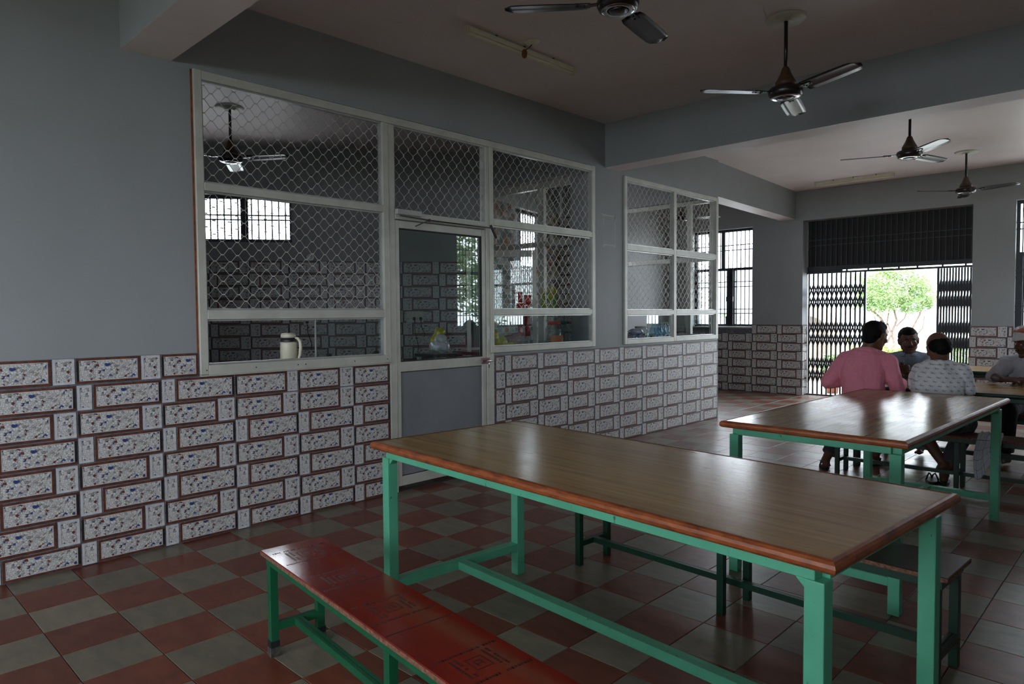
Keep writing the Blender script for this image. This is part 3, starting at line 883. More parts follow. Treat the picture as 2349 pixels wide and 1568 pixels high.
def barred(name, parent_loc, rotz, u0, u1, z0, z1, muls, trans, bars, hz, y=0.12, extra=None):
    """steel window: outer frame, mullions, transoms, thin vertical bars with pairs of horizontals"""
    w = struct_empty(name, parent_loc, rotz)
    def fr(a, c, e, f, nm, y0=y - 0.03, y1=y + 0.03): return MB().box(a, c, y0, y1, e, f).build(nm, 'iron', w)
    fr(u0, u1, z1 - 0.045, z1, 'frame_rail'); fr(u0, u1, z0, z0 + 0.045, 'frame_rail')
    fr(u0, u0 + 0.04, z0 + .045, z1 - .045, 'frame_stile'); fr(u1 - 0.04, u1, z0 + .045, z1 - .045, 'frame_stile')
    for a, c, e, f in muls: fr(a, c, e, f, 'mullion')
    for a, c, e, f in trans: fr(a, c, e, f, 'transom', y - 0.028, y + 0.028)
    n = int(round((u1 - u0) / bars))
    for k in range(1, n):
        u = u0 + k * (u1 - u0) / n
        MB().box(u - 0.0075, u + 0.0075, y - 0.075, y - 0.064, z0 + 0.01, z1 - 0.01).build('bar', 'iron', w)
    for z in hz:
        MB().box(u0, u1, y - 0.066, y - 0.056, z - 0.008, z + 0.008).build('bar', 'iron', w)
    return w
barred('window_5', (KO[0], KO[1], 0), KA, WU0, WU1, WZ0, WZ1, [(0.79, 0.88, WZ0 + .045, WZ1 - .045)], [], 0.078, (2.655, 2.60))
# kitchen side wall towards the camera
wks = struct_empty('wall_kitchen_side')
MB().box(0, 5.4, -0.15, 0, 0, CEIL).build('plaster', 'paint', wks, (KO[0] - 0.6 * 1.0, KO[1] - 0.8 * 1.0, 0), math.atan2(-0.6, 0.8))

# ---- mosaic wall of the inner room, bent away from the diagonal wall
MO = Vector((-1.96, 5.62, 0)); MT = Vector((-0.2744, 0.9616, 0)).normalized(); MA = math.atan2(MT.y, MT.x)
wm = struct_empty('wall_mosaic', tuple(MO), MA)
def mos_mat(name, c): return simple(name, c, tuple(x * 0.7 for x in c[:3]) + (1,), 0.6, 30, bump=0.3)
mosc = [mos_mat('cream_mosaic', (0.46, 0.42, 0.36, 1)), mos_mat('slate_mosaic', (0.085, 0.092, 0.10, 1)), mos_mat('tan_mosaic', (0.30, 0.21, 0.14, 1)),
        mos_mat('rust_mosaic', (0.24, 0.085, 0.05, 1)), mos_mat('grey_mosaic', (0.26, 0.25, 0.25, 1)), mos_mat('rose_mosaic', (0.27, 0.18, 0.165, 1))]
b = MB()
MU0, MU1, MZ0, MZ1 = 0.78, 1.75, 2.10, 2.95
ML = 2.31
b.box(-0.3, MU0, 0, 0.15, 0, CEIL); b.box(MU1, ML, 0, 0.15, 0, CEIL); b.box(MU0, MU1, 0, 0.15, 0, MZ0); b.box(MU0, MU1, 0, 0.15, MZ1, CEIL)
b.build('plaster', 'paint', wm)
MB().box(-0.1, ML, -0.003, 0, 0.9, MZ0).build('grout', 'white_edge', wm)
def mosaic_protos():
    res = []
    for mm in mosc:
        res.append([MB().box(0.002, 0.098, -0.009, 0, 0.002, 0.064).build('mosaic_brick', [mm]), False])
    return res
mp = mosaic_protos()
stuffm = MB(); cnt = 0
rr = random.Random(3)
for row in range(30):
    for c in range(-1, 27):
        u = c * 0.1 + (0.03 if row % 2 else 0); z = 0.98 + row * 0.066
        if z > MZ0 - 0.06 and MU0 - 0.1 < u < MU1: continue
        if u + 0.1 > ML: continue
        k = rr.choices(range(6), (5, 4, 3, 2, 3, 2) if z > 2.0 else (5, 4, 1, 0.6, 4, 2))[0]
        if 0.05 < u < 1.75 and 1.42 < z < 2.93 and cnt < 290:
            cnt += 1
            if not mp[k][1]:
                o = mp[k][0]; mp[k][1] = True; o.parent = wm; o.location = (u, -0.003, z)
            else:
                inst(mp[k][0], wm, (u, -0.003, z), 0, 'mosaic_brick')
        else:
            stuffm.box(u + 0.002, u + 0.098, -0.012, -0.003, z + 0.002, z + 0.064, k)
for p in mp:
    if not p[1]: bpy.data.objects.remove(p[0])
o = stuffm.build('mosaic_brick', mosc, wm); o['kind'] = 'stuff'
barred('window_6', tuple(MO), MA, MU0, MU1, MZ0, MZ1, [(1.05, 1.10, MZ0 + .045, MZ1 - .045)], [], 0.078, (2.68,))
pc = MO + MT * 1.265 + Vector((-MT.y, MT.x, 0)) * 0.2
portal('window_light', (pc.x, pc.y, 2.52), (R(-90), 0, MA), 0.97, 0.85)
# west wall beyond, running to the far wall
ww = struct_empty('wall_west')
MB().box(-3.15, -2.62, 7.9, YF + .1, 0, CEIL).build('plaster', 'paint', ww)
# dado pieces on the stretch of the return wall seen through the grille
bagr = []
for r in range(13):
    course(wr, -2.60, -2.30, -2.60, 0.98 + r * CH, 'A' if r % 2 else 'B', (0, 7.846), 0.0, bagr)
MB().box(-2.62, -2.29, 7.848, 7.85, 0.9, 2.975).build('grout', 'grout', wr)
MB().box(-2.75, -2.28, 7.85, 7.89, 1.0, 2.975).build('plaster', 'paint', wr)

# ---- far wall
wf = struct_empty('wall_far')
b = MB()
OX0, OX1, OZ = -0.022, 2.42, 2.975
def sg(x0, x1, z0, z1): b.box(x0, x1, YF, YF + 0.25, z0, z1)
sg(-3.2, -2.10, 0, CEIL); sg(-2.10, -0.915, 0, 1.165); sg(-2.10, -0.915, 2.955, CEIL); sg(-0.915, OX0, 0, CEIL)
sg(OX0, OX1, OZ, CEIL); sg(OX1, 2.93, 0, CEIL); sg(2.93, 4.4, 0, 1.165); sg(2.93, 4.4, 2.975, CEIL); sg(4.4, RWX + .3, 0, CEIL)
b.build('plaster', 'paint', wf)
gb = MB(); gb.box(-2.65, -0.915, YF - .002, YF, 0, 1.14); gb.box(-0.915, OX0, YF - .002, YF, 0, 1.21); gb.box(OX1 - .02, 2.93, YF - .002, YF, 0, 1.205); gb.box(2.93, RWX, YF - .002, YF, 0, 1.14)
gb.box(OX0, OX0 + .002, YF, YF + .22, 0, 1.21)
gb.build('grout', 'grout', wf)
bagf = []
for r in range(8):
    zz = z00 + CH * (7 - r)
    ty = 'A' if r % 2 == 0 else 'B'
    x0s, x1s = (-0.91, OX0 - .002) if r == 0 else (-2.6, OX0 - .002)
    course(wf, x0s, x1s, -0.91, zz, 'B' if ty == 'A' else 'A', (0, YF - .002), 0.0, bagf, CH, 0.02 if r == 7 else 0)
    course(wf, OX1 - .018, 2.925 if r == 0 else 4.5, OX1 - .018, zz, ty, (0, YF - .002), 0.0, bagf, CH, 0.02 if r == 7 else 0)
    course(wf, 0.0, 0.215, 0.0, zz, ty, (OX0 + .002, YF), PI / 2, bagf, CH, 0.02 if r == 7 else 0)
print('far tiles', len(bagf))
MB().box(-0.915 - 1.185, -0.90, YF - .02, YF + .22, 1.145, 1.168).build('sill', 'stone_floor', wf)
MB().box(2.93, 4.4, YF - .02, YF + .22, 1.145, 1.168).build('sill', 'stone_floor', wf)
wfl = barred('window_7', (0, YF, 0), 0, -2.10, -0.917, 1.17, 2.955, [(-1.555, -1.50, 2.25, 2.91), (-1.45, -1.29, 1.215, 2.20), (-2.06, -2.03, 1.2, 2.2)],
             [(-2.06, -0.957, 2.20, 2.25)], 0.0785, (2.66, 2.57, 1.99, 1.90, 1.49, 1.41), 0.12)
m = MB(); m.box(-1.43, -1.30, 0.03, 0.06, 1.63, 1.72); m.box(-1.44, -1.40, 0.03, 0.07, 1.2, 1.36); m.box(-1.42, -1.38, 0.03, 0.07, 2.0, 2.15)
m.build('latch', 'iron', wfl)
wfr = barred('window_8', (0, YF, 0), 0, 2.93, 4.4, 1.17, 2.973, [(3.64, 3.70, 1.215, 2.93), (2.97, 3.03, 1.215, 2.19)], [(2.97, 4.36, 2.19, 2.25)], 0.0785, (2.66, 2.57, 1.99, 1.90, 1.49, 1.41), 0.12)

# ---- right and back walls with barred windows
wrt = struct_empty('wall_right')
b = MB(); ys = YB - .2
for a, c in RWIN:
    b.box(RWX, RWX + 0.2, ys, a, 0, CEIL); b.box(RWX, RWX + 0.2, a, c, 0, 1.165); b.box(RWX, RWX + 0.2, a, c, 2.955, CEIL); ys = c
b.box(RWX, RWX + 0.2, ys, YF + .1, 0, CEIL)
b.build('plaster', 'paint', wrt)
for n, (a, c) in enumerate(RWIN):
    mid = (a + c) / 2
    barred('window_%d' % (9 + n), (RWX, 0, 0), R(90), a, c, 1.167, 2.953, [(mid - .05, mid + .05, 1.215, 2.19)], [(a + .04, c - .04, 2.19, 2.25)], 0.0785,
           (2.66, 2.57, 1.99, 1.90, 1.49, 1.41), -0.12)
wb = struct_empty('wall_back')
b = MB(); xs = -0.05
for a, c in BWIN:
    b.box(xs, a, YB - .2, YB, 0, CEIL); b.box(a, c, YB - .2, YB, 0, 1.0); b.box(a, c, YB - .2, YB, 2.7, CEIL); xs = c
b.box(xs, RWX + .2, YB - .2, YB, 0, CEIL)
b.build('plaster', 'paint', wb)
for n, (a, c) in enumerate(BWIN):
    mid = (a + c) / 2
    barred('window_%d' % (11 + n), (0, YB, 0), R(180), -c, -a, 1.0, 2.7, [(-mid - .05, -mid + .05, 1.215, 2.19)], [(-c + .04, -a - .04, 2.19, 2.25)], 0.0785,
           (2.45, 2.36, 1.99, 1.90, 1.49, 1.41), 0.12)

# ================================================================== GATE
def gate_leaf(label, x0, x1, n, z0, z1, bands, end):
    t = thing('collapsible_gate', label, 'gate', (0, YG, 0), 0, None)
    sp = (x1 - x0) / n
    for k in range(n + 1):
        x = x0 + k * sp
        m = MB()
        m.box(x - 0.0115, x - 0.0035, -0.012, 0.012, z0, z1); m.box(x + 0.0035, x + 0.0115, -0.012, 0.012, z0, z1)
        m.box(x - 0.0035, x + 0.0035, -0.003, 0.003, z0, z1)
        m.build('channel_bar', 'iron', t)
    for za, zb in bands:
        zm = (za + zb) / 2
        m = MB()
        for k in range(n):
            xa, xb = x0 + k * sp, x0 + (k + 1) * sp
            for p, q in ((za, zm), (zm, zb)):
                m.beam((xa, -0.016, p), (xb, -0.016, q), 0.004, 0.019, (0, 0, 1)) if False else None
                for s, y in ((1, -0.015), (-1, 0.015)):
                    a, c = (p, q) if s > 0 else (q, p)
                    d = Vector((xb - xa, 0, c - a)); L_ = d.length; d /= L_
                    pr = Vector((-d.z, 0, d.x)) * 0.0115
                    e = d * 0.012
                    P0 = Vector((xa, y, a)) - e; P1 = Vector((xb, y, c)) + e
                    yy = Vector((0, 0.0025, 0))
                    m.add([P0 - pr - yy, P0 + pr - yy, P1 + pr - yy, P1 - pr - yy, P0 - pr + yy, P0 + pr + yy, P1 + pr + yy, P1 - pr + yy],
                          [(0, 1, 2, 3), (7, 6, 5, 4), (0, 4, 5, 1), (1, 5, 6, 2), (2, 6, 7, 3), (3, 7, 4, 0)])
        m.build('lattice', 'iron', t)
    m = MB(); xe = x1 if end > 0 else x0
    m.box(xe - 0.015, xe + 0.015, -0.022, 0.022, z0, z1); m.build('end_channel', 'iron', t)
    return t
gate_leaf('black collapsible gate leaf folded on the left, behind the man in pink', 0.005, 0.905, 12, 0.02, 2.076, [(1.48, 1.885), (0.845, 1.255), (0.22, 0.645)], 1)
gate_leaf('black collapsible gate leaf bunched tightly on the right of the doorway', 1.945, 2.405, 12, 0.02, 2.076, [(1.44, 1.90), (0.81, 1.27), (0.2, 0.66)], -1)
tr = thing('gate_track', 'black overhead steel track with guide rail across the gateway', 'track', (0, YG, 2.1))
MB().box(-0.02, 2.42, -0.03, 0.03, 0.03, 0.075).build('rail', 'iron', tr)
MB().box(-0.02, 2.42, -0.035, 0.035, -0.0225, 0.008).build('rail', 'iron', tr)
for x in (0.0, 0.33, 0.62, 0.95, 1.16, 1.4, 1.66, 2.0, 2.3):
    MB().box(x - 0.012, x + 0.012, -0.02, 0.02, 0.008, 0.03).build('spacer', 'iron', tr)
MB().box(-0.02, 0.55, -0.01, 0.01, 0.008, 0.03).build('filler', 'iron', tr)
bt = thing('gate_sill', 'black floor channel under the gate', 'channel', (0, YG, 0))
m = MB(); m.box(-0.02, 2.42, -0.05, 0.05, 0.0, 0.018); m.build('channel', 'sheet', bt)
tp = thing('transom_grille', 'barred black panel closing the upper part of the gateway', 'grille', (0, YG - 0.02, 2.18))
MB().box(-0.02, 2.42, 0.02, 0.035, 0, 0.795).build('backing_sheet', 'sheet', tp)
for k in range(29):
    x = 0.035 + k * 0.0835
    MB().box(x - 0.005, x + 0.005, -0.006, 0.006, 0.0, 0.795).build('bar', 'iron_grey', tp)
for z in (0.47, 0.375):
    MB().box(-0.02, 2.42, 0.006, 0.014, z - 0.006, z + 0.006).build('bar', 'iron_grey', tp)
MB().box(-0.02, 2.42, -0.015, 0.02, -0.004, 0.018).build('rail', 'iron', tp)

# ================================================================== FURNITURE
def table(label, loc, rot, frame, L=2.175, W=0.925, H=0.835, group=None, edge='edging'):
    """origin under the corner-less centre; long side on local x"""
    t = thing('dining_table', label, 'table', (loc[0], loc[1], 0), rot, group)
    hx, hy = L / 2, W / 2
    th = 0.034
    top = MB().box(-hx + .012, hx - .012, -hy + .012, hy - .012, H - th + 0.003, H).build('tabletop', 'laminate', t)
    m = MB()                       # half-round edging swept round the top
    prof = [(0.0, H + 0.0015)] + [(0.004 + 0.017 * math.sin(PI * k / 6), H - th / 2 + (th / 2 + 0.0015) * math.cos(PI * k / 6)) for k in range(0, 7)] + [(0.0, H - th)]
    cs = [(-hx + .016, -hy + .016), (hx - .016, -hy + .016), (hx - .016, hy - .016), (-hx + .016, hy - .016)]
    sg_ = [(-1, -1), (1, -1), (1, 1), (-1, 1)]
    vs = []
    for (cx, cy), (sx, sy) in zip(cs, sg_):
        for d, z in prof: vs.append((cx + sx * d, cy + sy * d, z))
    n = len(prof); fs = []
    for c in range(4):
        c2 = (c + 1) % 4
        for k in range(n - 1):
            fs.append((c * n + k, c * n + k + 1, c2 * n + k + 1, c2 * n + k))
    m.add(vs, fs, 0, False); m.build('edging', edge, t)
    ix, iy = hx - 0.065, hy - 0.060
    s = 0.052
    az1 = H - th; az0 = az1 - 0.040
    for y in (-iy, iy): MB().box(-ix, ix, y - s / 2 * 0.8, y + s / 2 * 0.8, az0, az1).build('apron', frame, t, bevel=0.003)
    for x in (-ix, ix): MB().box(x - s / 2 * 0.8, x + s / 2 * 0.8, -iy + .02, iy - .02, az0, az1).build('apron', frame, t, bevel=0.003)
    for x in (-ix, ix):
        for y in (-iy, iy):
            lg = MB().box(x - s / 2, x + s / 2, y - s / 2, y + s / 2, 0, az0 + 0.002)
            sx = -1 if x > 0 else 1
            lg.add([(x + sx * s / 2, y - .018, az0), (x + sx * (s / 2 + .028), y - .018, az0), (x + sx * s / 2, y - .018, az0 - .028),
                    (x + sx * s / 2, y + .018, az0), (x + sx * (s / 2 + .028), y + .018, az0), (x + sx * s / 2, y + .018, az0 - .028)],
                   [(0, 1, 2), (5, 4, 3), (0, 3, 4, 1), (1, 4, 5, 2), (2, 5, 3, 0)])
            lg.build('leg', frame, t, bevel=0.003)
    def twin(p, q, z, nm='stretcher'):
        """two angle irons laid side by side with a dark seam"""
        p = Vector((p[0], p[1], z)); q = Vector((q[0], q[1], z)); d = (q - p).normalized(); r = d.cross(Vector((0, 0, 1)))
        m = MB()
        for k in (-1, 1): m.beam(p + r * k * 0.0135, q + r * k * 0.0135, 0.024, 0.040)
        m.beam(p - Vector((0, 0, .004)), q - Vector((0, 0, .004)), 0.006, 0.03)
        m.build(nm, frame, t)
    zs = 0.155
    for x in (-ix, ix): twin((x, -iy + s / 2), (x, iy - s / 2), zs)
    twin((-ix + .026, 0), (ix - .026, 0), zs)
    return t
def rect_center(c0, ang, L, W):
    """c0 = near-left corner, long side direction = ang"""
    u = Vector((math.cos(ang), math.sin(ang))); v = Vector((-math.sin(ang), math.cos(ang)))
    c = Vector(c0) + u * L / 2 + v * W / 2
    return (c.x, c.y)
a1 = R(-4.5)
table('near dining table with wood laminate top and chipped sea green frame, beside the red bench', rect_center((1.864, 1.137), a1, 2.165, 0.928), a1, 'sea_green', 2.165, 0.928)
a2 = R(90 - 1.7)
u2 = Vector((math.cos(a2), math.sin(a2)))
c2 = Vector(((2.790 + 3.722) / 2, (2.781 + 2.780) / 2)) + u2 * (2.20 / 2)
table('second dining table with a glossy top reflecting the doorway, behind the near table', (c2.x, c2.y), a2, 'sea_green', 2.20, 0.932)
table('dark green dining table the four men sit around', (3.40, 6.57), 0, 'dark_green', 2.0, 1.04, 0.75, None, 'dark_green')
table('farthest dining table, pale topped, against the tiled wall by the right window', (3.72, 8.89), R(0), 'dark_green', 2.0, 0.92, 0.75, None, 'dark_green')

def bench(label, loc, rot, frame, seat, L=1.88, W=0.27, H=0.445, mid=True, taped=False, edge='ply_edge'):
    """origin at the near-left end (local 0,0), x along the bench, y across"""
    t = thing('bench', label, 'bench', (loc[0], loc[1], 0), rot)
    st = MB().cbox(0, L, 0, W, H - 0.018, H, 0.002, 0)
    s_ = st.build('seat', [seat], t)
    MB().box(-0.001, L + 0.001, -0.001, W + 0.001, H - 0.0185, H - 0.003).build('board_edge', edge, t)
    s = 0.034; iy0, iy1 = 0.032, W - 0.032; x0, x1 = 0.045, L - 0.045
    for y in (iy0, iy1): MB().box(0.02, L - 0.02, y - .017, y + .017, H - 0.055, H - 0.019).build('rail', frame, t, bevel=0.002)
    for x in (0.037, L - 0.037): MB().box(x - .017, x + .017, iy0 + .018, iy1 - .018, H - 0.055, H - 0.019).build('rail', frame, t, bevel=0.002)
    xs = [x0, x1] + ([L / 2] if mid else [])
    for x in xs:
        for y in (iy0, iy1):
            if x == L / 2 and y == iy1 and not taped and False: continue
            lg = MB().box(x - s / 2, x + s / 2, y - s / 2, y + s / 2, 0.0, H - 0.055).build('leg', frame, t, bevel=0.002)
            if taped:
                MB().box(x - s / 2 - .002, x + s / 2 + .002, y - s / 2 - .002, y + s / 2 + .002, 0.042, 0.068).build('tape_wrap', 'tape_black', lg)
                MB().box(x - s / 2 - .003, x + s / 2 + .003, y - s / 2 - .003, y + s / 2 + .003, 0.0, 0.04).build('foot_cap', 'steel_foot', lg)
    zs = 0.125
    def twin(p, q):
        p = Vector((p[0], p[1], zs)); q = Vector((q[0], q[1], zs)); d = (q - p).normalized(); r = d.cross(Vector((0, 0, 1)))
        m = MB()
        for k in (-1, 1): m.beam(p + r * k * 0.009, q + r * k * 0.009, 0.0155, 0.03)
        m.beam(p - Vector((0, 0, .003)), q - Vector((0, 0, .003)), 0.005, 0.022)
        m.build('stretcher', frame, t)
    for x in (x0, x1): twin((x, iy0 + s / 2), (x, iy1 - s / 2))
    twin((x0 + .017, W / 2), (x1 - .017, W / 2))
    return t
b1 = bench('red plywood bench with stamped markings and taped green legs in the foreground', (1.834, 0.594), R(-6.0), 'deep_green', 'red_ply', 2.05, 0.27, 0.445, True, True)
# faded ink stamps on the red board (too worn to read)
def stamp(x, flip=False):
    m = MB(); z0, z1 = 0.4448, 0.4452
    rr = random.Random(int(x * 100))
    def row(px, y0, y1):
        y = y0
        while y < y1:
            w = rr.choice((0.006, 0.008, 0.005, 0.009))
            if rr.random() < 0.86:
                m.box(px - 0.0055, px + 0.0055, y, min(y + w, y1), z0, z1)
                if rr.random() < .5: m.box(px + 0.001, px + 0.0065, y + w * .2, y + w * .8, z0, z1)
            y += w + 0.003
    def col(py, xa, xb):
        xx = xa
        while xx < xb:
            w = rr.choice((0.007, 0.009, 0.012))
            if rr.random() < 0.85: m.box(xx, min(xx + w, xb), py - 0.005, py + 0.005, z0, z1)
            xx += w + 0.003
    row(x - 0.075, 0.02, 0.25); row(x + 0.085, 0.015, 0.255)
    for py in (0.065, 0.082, 0.180, 0.196): col(py, x - 0.055, x + 0.06)
    # square emblem with inner shape
    c = 0.131
    for a in ((-.034, .034, -.030, -.0255), (-.034, .034, .0255, .030), (-.034, -.029, -.0255, .0255), (.029, .034, -.0255, .0255),
              (-.016, .016, -.014, -.008), (-.016, .016, .008, .014), (-.016, -.009, -.008, .008), (.002, .009, -.008, .008)):
        m.box(x + a[0], x + a[1], c + a[2], c + a[3], z0, z1)
    return m.build('ink_stamp', 'ink', b1)
for x in (0.16, 0.50, 0.86, 1.35): stamp(x)
m = MB()
m.box(1.035, 1.042, 0.005, 0.265, 0.4448, 0.4452); m.build('seam', 'ink', b1)
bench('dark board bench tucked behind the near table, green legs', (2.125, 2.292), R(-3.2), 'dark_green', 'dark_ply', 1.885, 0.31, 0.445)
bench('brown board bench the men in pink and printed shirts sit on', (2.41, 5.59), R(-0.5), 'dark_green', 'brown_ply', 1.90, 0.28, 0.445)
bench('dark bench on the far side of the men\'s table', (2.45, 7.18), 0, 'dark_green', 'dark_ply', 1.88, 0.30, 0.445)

# ================================================================== CEILING FITTINGS
def ceiling_fan(label, x, y, hub_z, angs, ring=True, medal=True, cy=None, group=None):
    t = thing('ceiling_fan', label, 'fan', (x, y, CEIL), 0, group)
    h = hub_z - CEIL
    if medal:
        MB().lathe([(0.02, -0.022), (0.05, -0.03), (0.055, -0.016), (0.085, -0.022), (0.095, -0.012), (0.125, -0.018), (0.135, -0.004), (0.135, 0.0)], 32).build('ceiling_rose', 'plaster', t)
    MB().tube([(0, 0, -0.02), (0, 0, h + 0.16)], 0.013, 12).build('rod', 'fan_dark', t)
    MB().lathe([(0.015, h + 0.185), (0.024, h + 0.175), (0.036, h + 0.14), (0.056, h + 0.10), (0.068, h + 0.078), (0.070, h + 0.052), (0.0, h + 0.052)], 24).build('cover', 'fan_brown', t)
    MB().lathe([(0.06, h + 0.052), (0.075, h + 0.046), (0.108, h + 0.036), (0.116, h + 0.02), (0.114, h - 0.005), (0.104, h - 0.024), (0.085, h - 0.030), (0.0, h - 0.030)][::-1], 32).build('motor', 'fan_dark', t)
    MB().lathe([(0.060, h - 0.030), (0.088, h - 0.031), (0.093, h - 0.026), (0.088, h - 0.022)], 32).build('trim_ring', 'chrome', t)
    MB().lathe([(0.0, h - 0.040), (0.035, h - 0.038), (0.055, h - 0.031)], 24).build('cap', 'fan_dark', t)
    for a in angs:
        ar = R(a)
        bl = MB(); n = 12; vs = []; fs = []
        for i in range(n + 1):
            s = i / n
            r = 0.165 + s * 0.455
            w0 = 0.066 + 0.004 * math.sin(PI * s)
            if s < 0.05: w0 *= 0.86 + 2.8 * s
            if s > 0.86: w0 *= math.sqrt(max(0.02, 1 - ((s - 0.86) / 0.145) ** 2))
            for k in range(5):
                q = -1 + k / 2
                tw = R(11) * (1 - 0.35 * s)
                yy = q * w0 * math.cos(tw); zz = -q * w0 * math.sin(tw) - 0.007 * q * q + h + 0.008
                vs.append((r, yy, zz))
        m_ = len(vs)
        vs += [(x_, y_, z_ - 0.0025) for x_, y_, z_ in vs]
        for i in range(n):
            for k in range(4):
                A = i * 5 + k
                fs.append((A, A + 5, A + 6, A + 1)); fs.append((A + m_, A + m_ + 1, A + m_ + 6, A + m_ + 5))
            fs += [(i * 5, i * 5 + m_, i * 5 + 5 + m_, i * 5 + 5), (i * 5 + 4, i * 5 + 9, i * 5 + 9 + m_, i * 5 + 4 + m_)]
        for k in range(4):
            fs += [(k, k + 1, k + 1 + m_, k + m_), (n * 5 + k, n * 5 + k + m_, n * 5 + k + 1 + m_, n * 5 + k + 1)]
        bl.add(vs, fs, 0, True)
        b_ = bl.build('blade', 'fan_dark', t, rotz=ar)
        br = MB(); br.beam((0.09, 0.0, h + 0.012), (0.155, 0.0, h + 0.004), 0.03, 0.006); br.beam((0.15, 0.0, h + 0.004), (0.235, 0.0, h + 0.0055), 0.052, 0.005)
        for xx, yy in ((0.18, -.012), (0.18, .012), (0.22, 0)): br.lathe([(0.0, 0.0), (0.005, 0.0), (0.005, -0.005), (0, -0.006)][::-1], 8, 0, (xx, yy, h + 0.002))
        br.build('blade_bracket', 'fan_dark', b_)
    return t
ceiling_fan('dark ceiling fan cut off by the top edge of the picture', 2.36, 2.44, 3.11, (100, 220, 340), True)
ceiling_fan('dark brown ceiling fan on a long rod in front of the cross beam', 2.58, 4.14, 2.962, (104, -23.5, 231))
ceiling_fan('ceiling fan with a shining blade just behind the cross beam', 2.64, 7.0, 2.98, (-47, 73, 203))
ceiling_fan('farthest ceiling fan, in front of the gateway wall', 2.58, 9.84, 2.977, (224, 344, 104))
ceiling_fan('ceiling fan inside the kitchen behind the left grille', -2.15, 2.29, 2.975, (33, 150, 268))
ceiling_fan('small dark fan seen through the second grille in the back room', -1.25, 9.3, 2.95, (20, 140, 260), True, False)

def tube_light(label, x, y0, y1, along_x=False, bracket=False):
    L = y1 - y0
    t = thing('tube_light', label, 'light', (x, y0, CEIL) if not along_x else (y0, x, CEIL), R(90) if not along_x else 0)
    MB().box(0.02, L - 0.02, -0.018, 0.018, -0.052, -0.016).build('batten', 'tube_body', t, bevel=0.003)
    MB().box(0.02, L - 0.02, -0.012, 0.022, -0.070, -0.053).build('diffuser', 'tube_body', t, bevel=0.005)
    for a in (0.0, L - 0.035): MB().box(a, a + 0.035, -0.02, 0.022, -0.072, -0.014).build('end_cap', 'cream', t, bevel=0.004)
    for a in (L * .25, L * .5, L * .78): MB().box(a - 0.006, a + 0.006, -0.006, 0.006, -0.016, 0.0).build('clip', 'steel_foot', t)
    return t
tube_light('cream batten tube light fixed along the ceiling over the screen', 0.945, 2.61, 3.82)
tube_light('thin far tube light on the ceiling near the gateway wall', 10.55, 0.40, 1.55, True)
t = thing('ceiling_hook_rose', 'small round plaster rose with hook and hanging holder beside the tube light', 'ceiling rose', (1.045, 3.19, CEIL))
MB().lathe([(0.0, -0.02), (0.03, -0.02), (0.05, -0.012), (0.06, -0.002), (0.06, 0)], 24).build('rose', 'plaster', t)
MB().tube([(0.0, 0, -0.02), (-0.02, -0.01, -0.04), (-0.035, -0.03, -0.055)], 0.004, 6).build('wire', 'steel_foot', t)
MB().ball((-0.045, -0.035, -0.085), (0.022, 0.022, 0.035)).build('holder', 'wood_strip', t)

# ================================================================== PEOPLE
def fuse(mb, name, mat, parent, voxel=0.008, smooth=4, disp=None, label=None):
    """melts the overlapping solids of mb into one continuous skin"""
    o = mb.build(name + '_src', mat)
    r = o.modifiers.new('r', 'REMESH'); r.mode = 'VOXEL'; r.voxel_size = voxel; r.use_smooth_shade = True
    s = o.modifiers.new('s', 'SMOOTH'); s.iterations = smooth; s.factor = 0.5
    dg = bpy.context.evaluated_depsgraph_get(); dg.update()
    me = bpy.data.meshes.new_from_object(o.evaluated_get(dg))
    old = o.data
    bpy.data.objects.remove(o); bpy.data.meshes.remove(old)
    me.name = name
    if disp:
        ns = [v.normal.copy() for v in me.vertices]
        for v, n in zip(me.vertices, ns):
            v.co += n * disp(v.co)
    me.polygons.foreach_set('use_smooth', [True] * len(me.polygons))
    ob = bpy.data.objects.new(name, me); COL.objects.link(ob)
    if parent is not None: ob.parent = parent
    if label: ob['label'] = label
    return ob
def cap(m, p, q, r1, r2=None, n=12):
    r2 = r1 if r2 is None else r2
    p = Vector(p); q = Vector(q)
    m.ball(p, r1, 0, n, 8); m.ball(q, r2, 0, n, 8)
    if (q - p).length > 1e-4: m.tube([p, q], [r1 * 0.995, r2 * 0.995], n)
def chain(m, pts, rs):
    for i in range(len(pts) - 1): cap(m, pts[i], pts[i + 1], rs[i], rs[i + 1])
def folds(axis_pts, amp=0.006, sc=7.0, seed=0.0):
    def f(co):
        v = Vector((co.x * sc + seed, co.y * sc, co.z * sc * 0.45))
        a = noise.noise(v); b = noise.noise(v * 2.3 + Vector((5, 1, 2)))
        return max(-0.003, amp * (0.7 - abs(a) * 3.2) + amp * 0.35 * b)
    return f
